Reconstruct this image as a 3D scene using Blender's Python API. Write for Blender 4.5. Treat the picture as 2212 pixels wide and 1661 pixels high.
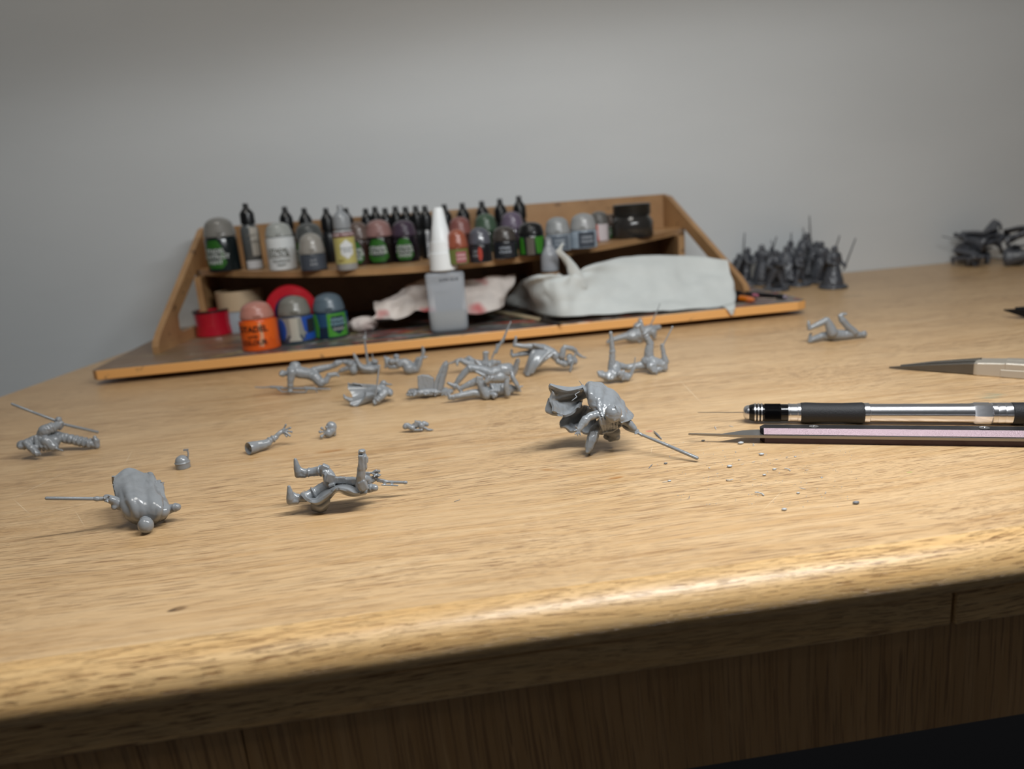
import bpy, bmesh, math, random
from math import sin, cos, pi, radians, sqrt, tan
from mathutils import Vector, Matrix, noise, Euler

for o in list(bpy.data.objects):
    bpy.data.objects.remove(o, do_unlink=True)
SC = bpy.context.scene
COL = SC.collection
RND = random.Random(7)

# ------------------------------------------------------------------ camera
F_PX, W_PX, H_PX = 1600.0, 2212.0, 1661.0
PITCH, ROLL, YAW, CAM_H = radians(14.0), radians(4.6), radians(6.0), 0.122
fwd = Vector((sin(YAW)*cos(PITCH), cos(YAW)*cos(PITCH), -sin(PITCH)))
right0 = Vector((cos(YAW), -sin(YAW), 0))
up0 = right0.cross(fwd)
RIGHT = right0*cos(ROLL) - up0*sin(ROLL)
UP = right0*sin(ROLL) + up0*cos(ROLL)
CAM_POS = Vector((0, 0, CAM_H))
cam = bpy.data.cameras.new('camera')
cam.sensor_width = 36.0
cam.lens = 36.0*F_PX/W_PX
cam.clip_start = 0.005
cam.dof.use_dof = True
cam.dof.focus_distance = 0.325
cam.dof.aperture_fstop = cam.lens/3.2
camo = bpy.data.objects.new('camera', cam)
M = Matrix((RIGHT, UP, -fwd)).transposed().to_4x4()
M.translation = CAM_POS
camo.matrix_world = M
COL.objects.link(camo)
SC.camera = camo

SC.view_settings.view_transform = 'Standard'
SC.view_settings.look = 'None'
SC.view_settings.gamma = 1.0
SC.view_settings.use_curve_mapping = False
SC.view_settings.exposure = 0.0

def lin(c):
    if isinstance(c, str):
        c = tuple(int(c[i:i+2], 16)/255 for i in (0, 2, 4))
    return tuple(x/12.92 if x <= .04045 else ((x+.055)/1.055)**2.4 for x in c)

world = bpy.data.worlds.new('room_ambient')
SC.world = world
world.use_nodes = True
world.node_tree.nodes['Background'].inputs[0].default_value = (0.95, 0.97, 1.0, 1)
world.node_tree.nodes['Background'].inputs[1].default_value = 0.05

def area(name, loc, size, power, color, target, size_y=None, spread=pi):
    l = bpy.data.lights.new(name, 'AREA')
    l.energy = power
    l.color = color
    l.shape = 'RECTANGLE'
    l.size = size
    l.size_y = size_y or size
    l.spread = spread
    o = bpy.data.objects.new(name, l)
    o.location = loc
    o.rotation_euler = (Vector(target)-Vector(loc)).to_track_quat('-Z', 'Y').to_euler()
    COL.objects.link(o)
    return o
# desk lamp (LED strip head) above the front of the desk, and an overhead fill added for ambient light
area('desk_lamp_light', (0.18, 0.20, 0.345), 0.36, 2.35, (0.955, 0.985, 1.0), (0.17, 0.315, 0.145), 0.022)
area('overhead_fill_light', (-0.15, -0.04, 1.6), 0.5, 7.6, (1.0, 0.965, 0.90), (0.05, 0.42, 0), 0.5)

# ------------------------------------------------------------------ pixel helpers (layout from the photograph's perspective)
def ray(px, py):
    return RIGHT*((px-W_PX/2)/F_PX) - UP*((py-H_PX/2)/F_PX) + fwd
def onz(px, py, z=0.0):
    v = ray(px, py)
    return CAM_POS + v*((z-CAM_H)/v.z)
def onY(px, py, Y):
    v = ray(px, py)
    return CAM_POS + v*(Y/v.y)
def mpp(P):                      # metres per photograph pixel at a point
    return (Vector(P)-CAM_POS).dot(fwd)/F_PX
def face_dir(P):                 # angle about z pointing from P to where the photographer stands
    return math.atan2(-P[1], -P[0])

# ------------------------------------------------------------------ object helpers
def tag(o, label=None, cat=None, group=None, kind=None):
    if label: o['label'] = label
    if cat: o['category'] = cat
    if group: o['group'] = group
    if kind: o['kind'] = kind
    return o
def empty(name, loc, rz=0.0):
    o = bpy.data.objects.new(name, None)
    o.empty_display_size = 0.01
    o.location = loc
    o.rotation_euler = (0, 0, rz)
    COL.objects.link(o)
    return o
def mk(name, verts, faces, mat, parent=None, loc=(0, 0, 0), smooth=True, angle=None, rz=0.0):
    me = bpy.data.meshes.new(name)
    me.from_pydata([tuple(v) for v in verts], [], faces)
    me.validate()
    bm = bmesh.new(); bm.from_mesh(me)
    bmesh.ops.recalc_face_normals(bm, faces=bm.faces)
    bm.to_mesh(me); bm.free()
    return mk_mesh(name, me, mat, parent, loc, smooth, angle, rz)
def mk_mesh(name, me, mat, parent=None, loc=(0, 0, 0), smooth=True, angle=None, rz=0.0):
    if mat is not None:
        me.materials.clear(); me.materials.append(mat)
    if smooth:
        me.polygons.foreach_set('use_smooth', [True]*len(me.polygons))
        if angle:
            me.set_sharp_from_angle(angle=radians(angle))
    o = bpy.data.objects.new(name, me)
    o.location = loc
    o.rotation_euler = (0, 0, rz)
    o.parent = parent
    COL.objects.link(o)
    return o
class G:                          # collects simple shapes into one mesh
    def __init__(s): s.v = []; s.f = []
    def add(s, v, f):
        n = len(s.v)
        s.v += [Vector(p) for p in v]
        s.f += [tuple(i+n for i in q) for q in f]
        return s
    def box(s, c, d, rot=None):
        v = [Vector((x*d[0]/2, y*d[1]/2, z*d[2]/2)) for x in (-1, 1) for y in (-1, 1) for z in (-1, 1)]
        if rot is not None: v = [rot @ p for p in v]
        v = [p+Vector(c) for p in v]
        return s.add(v, [(0, 1, 3, 2), (4, 6, 7, 5), (0, 4, 5, 1), (2, 3, 7, 6), (0, 2, 6, 4), (1, 5, 7, 3)])
    def lathe(s, prof, seg=32, c=(0, 0, 0), mat=None, caps=True):
        v = []; f = []
        for (r, z) in prof:
            for k in range(seg):
                a = 2*pi*k/seg
                v.append(Vector((r*cos(a), r*sin(a), z)))
        for i in range(len(prof)-1):
            for k in range(seg):
                a = i*seg+k; b = i*seg+(k+1) % seg
                f.append((a, b, b+seg, a+seg))
        if caps:
            f.append(tuple(range(seg))[::-1])
            f.append(tuple(range((len(prof)-1)*seg, len(prof)*seg)))
        if mat is not None: v = [mat @ p for p in v]
        v = [p+Vector(c) for p in v]
        return s.add(v, f)
    def rod(s, p, q, prof, seg=16):          # lathe along p->q, prof = (t 0..1, r)
        p = Vector(p); q = Vector(q); d = q-p; L = d.length
        m = d.to_track_quat('Z', 'Y').to_matrix()
        return s.lathe([(r, t*L) for t, r in prof], seg, p, m)
    def loft(s, rings, caps=True):
        n = len(rings[0]); v = []; f = []
        for r in rings: v += r
        for i in range(len(rings)-1):
            for k in range(n):
                a = i*n+k; b = i*n+(k+1) % n
                f.append((a, b, b+n, a+n))
        if caps:
            f.append(tuple(range(n))[::-1]); f.append(tuple(range((len(rings)-1)*n, len(rings)*n)))
        return s.add(v, f)
    def ico(s, c, r, sub=2, sc=(1, 1, 1), rot=None):
        bm = bmesh.new(); bmesh.ops.create_icosphere(bm, subdivisions=sub, radius=1)
        v = [Vector((p.co.x*sc[0]*r, p.co.y*sc[1]*r, p.co.z*sc[2]*r)) for p in bm.verts]
        if rot is not None: v = [rot @ p for p in v]
        v = [p+Vector(c) for p in v]
        f = [tuple(q.index for q in t.verts) for t in bm.faces]
        bm.free()
        return s.add(v, f)
    def obj(s, name, mat, parent=None, loc=(0, 0, 0), smooth=True, angle=None, rz=0.0, bevel=0):
        o = mk(name, s.v, s.f, mat, parent, loc, smooth, angle, rz)
        if bevel:
            b = o.modifiers.new('bevel', 'BEVEL'); b.width = bevel; b.segments = 2; b.limit_method = 'ANGLE'
        return o

# ------------------------------------------------------------------ materials
def new_mat(name):
    m = bpy.data.materials.new(name); m.use_nodes = True
    nt = m.node_tree; b = nt.nodes['Principled BSDF']
    return m, nt, b
def plain(name, c, rough=.5, metal=0, trans=0, ior=1.46, coat=0, spec=None, bump=0, bscale=800, sss=0, vary=0):
    m, nt, b = new_mat(name)
    b.inputs['Base Color'].default_value = (*lin(c), 1)
    b.inputs['Roughness'].default_value = rough
    b.inputs['Metallic'].default_value = metal
    b.inputs['IOR'].default_value = ior
    b.inputs['Transmission Weight'].default_value = trans
    b.inputs['Coat Weight'].default_value = coat
    if sss:
        b.inputs['Subsurface Weight'].default_value = sss
        b.inputs['Subsurface Radius'].default_value = (1, 1, 1)
        b.inputs['Subsurface Scale'].default_value = .002
    if bump or vary:
        tc = nt.nodes.new('ShaderNodeTexCoord'); n = nt.nodes.new('ShaderNodeTexNoise')
        n.inputs['Scale'].default_value = bscale; n.inputs['Detail'].default_value = 3
        nt.links.new(tc.outputs['Object'], n.inputs['Vector'])
        if bump:
            bp = nt.nodes.new('ShaderNodeBump'); bp.inputs['Strength'].default_value = bump; bp.inputs['Distance'].default_value = .0005
            nt.links.new(n.outputs[0], bp.inputs['Height']); nt.links.new(bp.outputs[0], b.inputs['Normal'])
        if vary:
            mx = nt.nodes.new('ShaderNodeMix'); mx.data_type = 'RGBA'
            l = lin(c)
            mx.inputs[6].default_value = (*[x*(1-vary) for x in l], 1); mx.inputs[7].default_value = (*[min(1, x*(1+vary)) for x in l], 1)
            nt.links.new(n.outputs[0], mx.inputs[0]); nt.links.new(mx.outputs[2], b.inputs['Base Color'])
    return m
class N:                          # tiny node-building helper
    def __init__(s, nt): s.nt = nt
    def n(s, t, **k):
        x = s.nt.nodes.new(t)
        for a, v in k.items(): setattr(x, a, v)
        return x
    def link(s, a, b): s.nt.links.new(a, b)
    def pos(s, scale, rot=(0, 0, 0), src=None, loc=(0, 0, 0)):
        if src is None:
            src = s.n('ShaderNodeTexCoord').outputs['Object']
        m = s.n('ShaderNodeMapping')
        m.inputs['Scale'].default_value = scale; m.inputs['Rotation'].default_value = rot; m.inputs['Location'].default_value = loc
        s.link(src, m.inputs['Vector']); return m.outputs[0]
    def noise(s, vec, scale=1, detail=3, rough=.5, dist=0):
        x = s.n('ShaderNodeTexNoise'); s.link(vec, x.inputs['Vector'])
        x.inputs['Scale'].default_value = scale; x.inputs['Detail'].default_value = detail
        x.inputs['Roughness'].default_value = rough; x.inputs['Distortion'].default_value = dist
        return x.outputs[0]
    def ramp(s, fac, a, b, lo=0.0, hi=1.0):
        x = s.n('ShaderNodeMapRange'); x.clamp = True
        s.link(fac, x.inputs[0]); x.inputs[1].default_value = a; x.inputs[2].default_value = b
        x.inputs[3].default_value = lo; x.inputs[4].default_value = hi
        return x.outputs[0]
    def mix(s, fac, a, b, mode='MIX'):
        x = s.n('ShaderNodeMix'); x.data_type = 'RGBA'; x.blend_type = mode
        for v, i in ((fac, 0), (a, 6), (b, 7)):
            if hasattr(v, 'is_output'): s.link(v, x.inputs[i])
            elif i == 0: x.inputs[0].default_value = v
            else: x.inputs[i].default_value = (*v, 1) if len(v) == 3 else v
        return x.outputs[2]
    def math(s, op, a, b=None):
        x = s.n('ShaderNodeMath'); x.operation = op
        for v, i in ((a, 0), (b, 1)):
            if v is None: continue
            if hasattr(v, 'is_output'): s.link(v, x.inputs[i])
            else: x.inputs[i].default_value = v
        return x.outputs[0]
    def spot(s, P, rx, ry, rz=0.0, soft=.5):     # 1 inside a real stain at P, 0 outside
        src = s.n('ShaderNodeTexCoord').outputs['Object']
        sub = s.n('ShaderNodeVectorMath'); sub.operation = 'SUBTRACT'
        s.link(src, sub.inputs[0]); sub.inputs[1].default_value = (P[0], P[1], 0)
        rot = s.n('ShaderNodeVectorRotate'); rot.rotation_type = 'Z_AXIS'; rot.inputs['Angle'].default_value = -rz
        s.link(sub.outputs[0], rot.inputs['Vector'])
        sc = s.n('ShaderNodeVectorMath'); sc.operation = 'MULTIPLY'
        s.link(rot.outputs[0], sc.inputs[0]); sc.inputs[1].default_value = (1/rx, 1/ry, 0)
        ln = s.n('ShaderNodeVectorMath'); ln.operation = 'LENGTH'
        s.link(sc.outputs[0], ln.inputs[0])
        return s.ramp(ln.outputs['Value'], 1.0, 1.0-soft)

def oak(name, base, dark, light, axis='x', pore_len=90, pore_w=560, tilt=0.0, stains=True, pore_strength=.75, edge=False):
    m, nt, b = new_mat(name); k = N(nt)
    src = k.n('ShaderNodeTexCoord').outputs['Object']
    # gentle warp of the grain
    wn = k.n('ShaderNodeTexNoise'); wn.inputs['Scale'].default_value = 5; wn.inputs['Detail'].default_value = 1
    k.link(src, wn.inputs['Vector'])
    wv = k.n('ShaderNodeVectorMath'); wv.operation = 'SUBTRACT'; k.link(wn.outputs['Color'], wv.inputs[0]); wv.inputs[1].default_value = (.5, .5, .5)
    ws = k.n('ShaderNodeVectorMath'); ws.operation = 'MULTIPLY_ADD'; k.link(wv.outputs[0], ws.inputs[0])
    ws.inputs[1].default_value = (.02, .026, .02); k.link(src, ws.inputs[2])
    v = ws.outputs[0]
    rt = (0, 0, tilt)
    def sc(a, c):
        if axis == 'x': return (a, c, c)
        return (c, c*.3, a)
    g1 = k.noise(k.pos(sc(2.2, 42), rt, v), 1, 5, .6)
    g2 = k.noise(k.pos(sc(14, 260), rt, v), 1, 3, .55)
    por = k.noise(k.pos(sc(pore_len, pore_w), rt, v), 1, 2, .5)
    por2 = k.noise(k.pos(sc(pore_len*.7, pore_w*1.7), rt, v, (3, 5, 1)), 1, 2, .5)
    flk = k.noise(k.pos(sc(pore_len*1.3, pore_w*.8), rt, v, (9, 2, 4)), 1, 2, .5)
    blot = k.noise(k.pos((5, 9, 9), (0, 0, .2), src), 1, 3, .6)
    c = k.mix(k.ramp(g1, .3, .7), base, dark)
    c = k.mix(k.ramp(g2, .35, .7, 0, .6), c, light)
    c = k.mix(k.ramp(blot, .42, .7, 0, .4), c, [x*.86 for x in base])
    flake = k.ramp(flk, .66, .74, 0, .65)
    c = k.mix(flake, c, [min(1, x*1.12) for x in light])
    pm = k.math('MAXIMUM', k.ramp(por, .58, .63), k.ramp(por2, .60, .65, 0, .7))
    patch = k.ramp(k.noise(k.pos((8, 20, 20), (0, 0, 0), src), 1, 2), .35, .6, .35, 1)
    pm = k.math('MULTIPLY', pm, patch)
    c = k.mix(k.math('MULTIPLY', pm, pore_strength), c, [dark[0]*.42, dark[1]*.33, dark[2]*.28])
    if stains:
        brown = lin('a36f35')
        irr = k.ramp(k.noise(k.pos((60, 160, 60), rt, src), 1, 4), .38, .6)
        for (px, py, wx, wy, rz, st, col) in STAINS:
            P = onz(px, py); mm = mpp(P)
            f = k.math('MULTIPLY', k.math('MULTIPLY', k.spot(P, wx*mm, wy, rz), irr), st)
            c = k.mix(f, c, lin(col))
        for (a, bb, st) in SCRATCHES:
            A = onz(*a); B = onz(*bb); mid = (A+B)/2; d = B-A
            f = k.math('MULTIPLY', k.spot(mid, d.length/2, .00022, math.atan2(d.y, d.x), .8), st)
            c = k.mix(f, c, lin('f6e6c8'))
    nt.links.new(c, b.inputs['Base Color'])
    r = k.ramp(g2, .3, .7, .34, .48)
    nt.links.new(r, b.inputs['Roughness'])
    b.inputs['Coat Weight'].default_value = .25
    b.inputs['Coat Roughness'].default_value = .28
    h = k.math('SUBTRACT', k.math('MULTIPLY', flake, .3), pm)
    bp = k.n('ShaderNodeBump'); bp.inputs['Strength'].default_value = .75; bp.inputs['Distance'].default_value = .00022 if not edge else .0007
    k.link(h, bp.inputs['Height']); k.link(bp.outputs[0], b.inputs['Normal'])
    return m
# px, py, half-length px, half-width m, rotation, strength, colour
STAINS = [(690, 978, 85, .0030, .12, .75, 'a87234'), (740, 905, 22, .002, 0, .5, 'a87a44'), (385, 1315, 26, .0020, .2, .85, '7a5c3c'), (372, 1318, 12, .0010, .3, .8, '4d3a28'),
          (440, 1302, 40, .0012, .15, .6, '8a6238'), (1190, 1015, 34, .0022, -.5, .6, 'b27c3e'), (1330, 1032, 22, .0016, .1, .7, 'a86a28'),
          (1402, 931, 10, .0022, .1, .85, 'd0655a'), (915, 945, 40, .0012, .1, .5, 'b9874c'), (2140, 855, 40, .006, .1, .55, '8fa08a'),
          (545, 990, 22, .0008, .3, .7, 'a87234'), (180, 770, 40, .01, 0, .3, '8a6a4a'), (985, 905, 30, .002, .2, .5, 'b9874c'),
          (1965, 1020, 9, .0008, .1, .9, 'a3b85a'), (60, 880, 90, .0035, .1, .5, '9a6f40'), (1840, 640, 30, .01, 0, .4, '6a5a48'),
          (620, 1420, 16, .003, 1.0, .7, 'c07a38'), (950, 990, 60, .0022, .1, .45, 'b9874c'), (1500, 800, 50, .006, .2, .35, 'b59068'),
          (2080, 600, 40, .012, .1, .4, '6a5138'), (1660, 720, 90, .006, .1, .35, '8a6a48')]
SCRATCHES = [((0, 1090), (165, 1008), .8), ((0, 1130), (240, 1075), .6), ((265, 1010), (290, 965), .5), ((1462, 815), (1525, 880), .7),
             ((25, 1075), (70, 1115), .5), ((160, 1100), (185, 1140), .4), ((1640, 1110), (1700, 1050), .4), ((1405, 985), (1410, 960), .4),
             ((60, 1030), (120, 1000), .4), ((900, 905), (880, 930), .4), ((1370, 830), (1400, 850), .3)]

# ------------------------------------------------------------------ setting
def wall_mat():
    m, nt, b = new_mat('wall_paint'); k = N(nt)
    src = k.n('ShaderNodeTexCoord').outputs['Object']
    a = k.noise(k.pos((3, 3, 9), (0, 0, 0), src), 1, 3)
    c = k.mix(k.ramp(a, .3, .7), lin('dde1e3'), lin('d6dadc'))
    nt.links.new(c, b.inputs['Base Color']); b.inputs['Roughness'].default_value = .75
    n2 = k.noise(k.pos((40, 40, 160), (0, 0, 0), src), 1, 3)
    bp = k.n('ShaderNodeBump'); bp.inputs['Strength'].default_value = .25; bp.inputs['Distance'].default_value = .0006
    k.link(n2, bp.inputs['Height']); k.link(bp.outputs[0], b.inputs['Normal'])
    return m
WALLM = wall_mat()
WALL_Y = .882
tag(G().box((.2, WALL_Y+.04, .45), (4.2, .08, 2.4)).obj('wall_back', WALLM, smooth=False), kind='structure')
tag(G().box((.2, -.4, -.76), (4.2, 2.7, .04)).obj('floor', plain('dark_floor', '6a6c70', .9, bump=.6, bscale=90, vary=.25), smooth=False), kind='structure')

# the lamp head over the desk (outside the frame): its rim limits the light on the wall
lampm = plain('lamp_shell', 'd8d8d6', .5)
e = empty('desk_lamp', (.18, .20, .345)); e.rotation_euler = (0, -.055, 0)
tag(e, 'wide LED lamp head hanging over the desk above the view', 'lamp')
g = G(); g.box((0, 0, .05), (.46, .206, .003)); g.obj('top_plate', lampm, e, smooth=False)
for c_, d_ in (((0, .1015, .0225), (.46, .003, .0540)), ((0, -.1015, .0225), (.46, .003, .0540)), ((.2285, 0, .0225), (.003, .2, .052)), ((-.2285, 0, .0225), (.003, .2, .052))):
    G().box(c_, d_).obj('rim', lampm, e, smooth=False)
G().rod((0, .05, .05), (.9, .30, .60), [(0, .008), (1, .008)], 12).obj('arm', lampm, e)
# the desk
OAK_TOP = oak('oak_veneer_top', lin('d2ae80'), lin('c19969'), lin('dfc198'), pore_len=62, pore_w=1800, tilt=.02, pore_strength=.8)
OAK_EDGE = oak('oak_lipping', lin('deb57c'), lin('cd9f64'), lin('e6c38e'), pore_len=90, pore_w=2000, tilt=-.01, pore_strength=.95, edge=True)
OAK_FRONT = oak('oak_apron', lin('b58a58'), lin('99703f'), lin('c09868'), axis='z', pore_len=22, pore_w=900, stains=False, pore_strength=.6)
desk = empty('desk', (0, .5, 0))
tag(desk, 'oak desk with a worn top and rounded front edge that everything stands on', 'desk')
DXL, DXR = -.38, 1.35
def rel(v, o=(0, .5, 0)): return [Vector(p)-Vector(o) for p in v]
# top slab with its skewed left end
g = G(); a = onz(0, 858); bb = onz(330, 740)
def xl(Y): return a.x+(bb.x-a.x)*(Y-a.y)/(bb.y-a.y)
top = [(xl(.213), .213), (DXR, .213), (DXR, WALL_Y-.001), (xl(WALL_Y), WALL_Y-.001)]
def slab(g, poly, z0, z1):
    n = len(poly)
    v = [(x, y, z0) for x, y in poly]+[(x, y, z1) for x, y in poly]
    g.add(v, [tuple(range(n))[::-1], tuple(range(n, 2*n))]+[(i, (i+1) % n, n+(i+1) % n, n+i) for i in range(n)])
slab(g, top, -.018, 0)
g.v = rel(g.v); g.obj('desktop', OAK_TOP, desk, smooth=False)
# material uses object coordinates: put the parts' origins at the world origin offset
prof = [(.213, 0), (.2105, -.0003), (.2075, -.0012), (.2045, -.0028), (.2018, -.0052), (.2002, -.0080), (.1998, -.0108), (.2008, -.0135), (.2026, -.0152), (.2050, -.0160), (.213, -.0160)]
g = G(); rings = []
for i in range(41):
    x = -.42+(DXR+.42)*i/40
    rings.append([Vector((x, y+.0004*sin(x*23+1)*(1 if 0 < j < 10 else 0), z+.00025*sin(x*31+j)*(1 if 2 < j < 10 else 0))) for j, (y, z) in enumerate(prof)])
g.loft(rings); g.v = rel(g.v)
g.obj('edge_lipping', OAK_EDGE, desk, angle=60)
gapx = onY(2062, 1312, .2035).x
for x0, x1, y in ((-.42, gapx-.0005, .2038), (gapx+.0005, DXR, .2034)):
    g = G(); g.box(((x0+x1)/2, y+.004, -.0222), (x1-x0, .008, .0124)); g.v = rel(g.v)
    g.obj('rail', OAK_EDGE, desk, smooth=False, bevel=.0008)
seam = onY(527, 1602, .2058).x
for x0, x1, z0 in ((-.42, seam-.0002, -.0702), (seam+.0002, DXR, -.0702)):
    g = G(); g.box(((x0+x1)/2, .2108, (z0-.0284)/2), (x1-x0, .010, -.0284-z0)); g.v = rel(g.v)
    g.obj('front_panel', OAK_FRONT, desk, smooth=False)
g = G(); g.box((.5, .80, -.39), (1.5, .015, .74)); g.v = rel(g.v); g.obj('shade_back_board', plain('dark_shade_board', '77777c', .8), desk, smooth=False)  # board added at the back to keep the space under the desk dark
g = G(); g.box((-.30, .51, -.39), (.018, .56, .74)); g.v = rel(g.v); g.obj('shade_side_board', OAK_FRONT, desk, smooth=False)  # added end board, blocks ambient light entering under the desk from the left
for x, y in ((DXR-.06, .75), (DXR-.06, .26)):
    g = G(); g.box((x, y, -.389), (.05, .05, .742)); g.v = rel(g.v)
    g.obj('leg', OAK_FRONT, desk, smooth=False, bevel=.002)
# every desk part keeps its material mapped in desk coordinates: move the origin so pixels of stains match
for o in desk.children:
    if o.name.startswith(('desktop', 'edge', 'rail', 'front')):
        o.data.transform(Matrix.Translation((0, .5, 0))); o.location = (0, -.5, 0)

# ------------------------------------------------------------------ wooden paint station
def mdf(name, paint=False):
    m, nt, b = new_mat(name); k = N(nt)
    src = k.n('ShaderNodeTexCoord').outputs['Object']
    a = k.noise(k.pos((30, 30, 30), (0, 0, 0), src), 1, 4)
    c = k.mix(k.ramp(a, .3, .7), lin('b48d62'), lin('9c7650'))
    chips = k.ramp(k.noise(k.pos((70, 70, 120), (0, 0, 0), src), 1, 4), .66, .72)
    c = k.mix(k.math('MULTIPLY', chips, .7), c, lin('3c2c20'))
    if paint:
        geo = k.n('ShaderNodeNewGeometry'); sx = k.n('ShaderNodeSeparateXYZ'); k.link(geo.outputs['Normal'], sx.inputs[0])
        up = k.ramp(sx.outputs[2], .5, .8)
        po = k.n('ShaderNodeSeparateXYZ'); k.link(src, po.inputs[0])
        base = k.mix(k.ramp(a, .3, .7), lin('7b6450'), lin('5e5148'))
        for i, (col, s, lo, hi, st) in enumerate((('4b4a4c', 28, .42, .52, .9), ('8a8c8e', 38, .52, .60, .8), ('2f2b2c', 45, .54, .60, .9), ('2f4a40', 30, .57, .62, .8),
                                              ('b0402f', 42, .60, .63, .9), ('a9a06a', 34, .60, .64, .8), ('6a2f2a', 26, .57, .62, .7), ('c9c2b5', 55, .64, .66, .9))):
            n = k.noise(k.pos((s*.55, s*1.9, 1), (0, 0, .3*i), src, (i*3.1, i*1.7, 0)), 1, 3, .6)
            base = k.mix(k.math('MULTIPLY', k.ramp(n, lo, hi), st), base, lin(col))
        # the left third is cleaner board
        clean = k.ramp(po.outputs[0], -.17, -.24)
        base = k.mix(k.math('MULTIPLY', clean, .75), base, lin('84694e'))
        c = k.mix(up, c, base)
        fr = k.ramp(sx.outputs[1], -.6, -.9)
        c = k.mix(k.math('MULTIPLY', fr, k.ramp(chips, 0, 1, .9, .2)), c, lin('eaae68'))  # bare front edge, its colour lightened to stand in for stronger frontal light
    nt.links.new(c, b.inputs['Base Color']); b.inputs['Roughness'].default_value = .42
    return m
MDF, MDFP = mdf('fibreboard'), mdf('painted_fibreboard', True)
OZ = Vector((.03, .72, 0))
stn = empty('paint_station', OZ)
tag(stn, 'brown fibreboard paint station with sloped sides and a curved shelf of bottles', 'paint rack')
BZ0, BZ1 = .0048, .0130
g = G()
slabp = [(-.279, .634), (-.274, .6285), (.330, .6285), (.3395, .633), (.3415, .645), (.3415, .853), (-.279, .853)]
slab(g, slabp, BZ0, BZ1); g.v = rel(g.v, OZ); g.obj('base_board', MDFP, stn, smooth=False, bevel=.0008)
FM = plain('felt_foot', '2a2a2a', .9)
for x, y in ((-.25, .70), (.31, .70), (-.25, .83), (.31, .83), (.03, .74)):
    g = G(); g.lathe([(.008, 0), (.008, BZ0)], 16, (x, y, 0)); g.v = rel(g.v, OZ); g.obj('foot', FM, stn, smooth=False)
BY = .846
P0 = onY(440, 493, BY); P1 = onY(1437, 419, BY)
g = G(); v = []
for y in (BY, BY+.006):
    v += [(P0.x-.001, y, BZ1), (P1.x+.004, y, BZ1), (P1.x+.004, y, P1.z-.003), (P1.x, y, P1.z), (P0.x+.002, y, P0.z), (P0.x-.001, y, P0.z-.003)]
g.add(v, [tuple(range(6)), tuple(range(6, 12))[::-1]]+[(i, (i+1) % 6, 6+(i+1) % 6, 6+i) for i in range(6)])
g.v = rel(g.v, OZ); g.obj('back_panel', MDF, stn, smooth=False)
# side panels: foot in front, sloped edge up to the back, triangular window
def side(footpx, backx, ztop, sgn):
    F = onz(footpx[0], footpx[1], BZ1)
    B = Vector((backx, BY, BZ1)); F = Vector((F.x, .686, BZ1))
    d = (B-F); L = sqrt(d.x**2+d.y**2); d = Vector((d.x, d.y, 0)).normalized(); nrm = Vector((-d.y, d.x, 0))*.003
    zt = ztop-BZ1
    out = [(0, 0), (L, 0), (L, zt), (L-.006, zt-.001), (.030, .045-.013), (.006, .014), (0, .008)]
    out = [(0, 0), (L, 0), (L, zt), (L-.010, zt-.002), (.060, .0560), (.012, .0180), (.003, .011), (0, .006)]
    # slope straight from (.012,.018) to (L-.01, zt)
    t = (.060-.012)/(L-.010-.012); out[4] = (.060, .018+(zt-.002-.018)*t)
    hole = [(.054, .011), (.084, .013), (.084, .052), (.078, .0545)]
    hole = [(.050, .013), (.056, .010), (.125, .010), (.125, .064), (.116, .0635), (.052, .0265)]
    bm = bmesh.new()
    def loop(pts, off):
        vs = [bm.verts.new(Vector(F)+d*s+Vector((0, 0, z))+off) for s, z in pts]
        es = [bm.edges.new((vs[i], vs[(i+1) % len(vs)])) for i in range(len(vs))]
        return vs, es
    res = []
    for off in (nrm, -nrm):
        v1, e1 = loop(out, off); v2, e2 = loop(hole, off)
        bmesh.ops.triangle_fill(bm, edges=e1+e2, use_beauty=True)
        res.append((v1, v2))
    for k in (0, 1):
        A, Bq = res[0][k], res[1][k]; n = len(A)
        for i in range(n): bm.faces.new((A[i], A[(i+1) % n], Bq[(i+1) % n], Bq[i]))
    for q in bm.verts: q.co -= OZ
    bmesh.ops.recalc_face_normals(bm, faces=bm.faces)
    me = bpy.data.meshes.new('side_panel'); bm.to_mesh(me); bm.free()
    mk_mesh('side_panel', me, MDF, stn, smooth=False)
side((338, 764), P0.x, P0.z+.001, -1)
side((1614, 640), P1.x, P1.z-.001, 1)
# shelf with a curved, slightly sagging front edge
XS0, XS1 = onY(424, 580, .812).x, onY(1478, 491, .812).x
def shelf_z(x):
    t = (x-XS0)/(XS1-XS0); return .0773-.0062*max(0, sin(pi*min(1, max(0, t))))**.8
def shelf_y(x):
    t = (x-XS0)/(XS1-XS0); return .812-.144*max(0, sin(pi*min(1, max(0, t))))**.85
g = G(); n = 48; v = []; f = []
for i in range(n+1):
    t = i/n; x = XS0+(XS1-XS0)*t
    xb = (P0.x+.001)+(P1.x-P0.x-.002)*t
    z = shelf_z(x); y = shelf_y(x)
    v += [(x, y, z), (xb, BY, z), (xb, BY, z-.0058), (x, y, z-.0058)]
for i in range(n):
    for j in range(4):
        a_, b_ = i*4+j, i*4+(j+1) % 4
        f.append((a_, b_, b_+4, a_+4))
f += [(0, 1, 2, 3), (n*4+3, n*4+2, n*4+1, n*4)]
g.add(v, f); g.v = rel(g.v, OZ); g.obj('shelf', MDF, stn, smooth=True, angle=40)
for xx, w in ((XS0+.009, 1), (XS1-.016, 1), (onY(1163, 600, .73).x, 0)):
    z = shelf_z(xx)-.006; y0 = .778 if w else .74
    g = G(); g.box((xx, (y0+BY)/2, (BZ1+z)/2), (.006, BY-y0, z-BZ1)); g.v = rel(g.v, OZ)
    g.obj('divider', MDF, stn, smooth=False)

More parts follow.
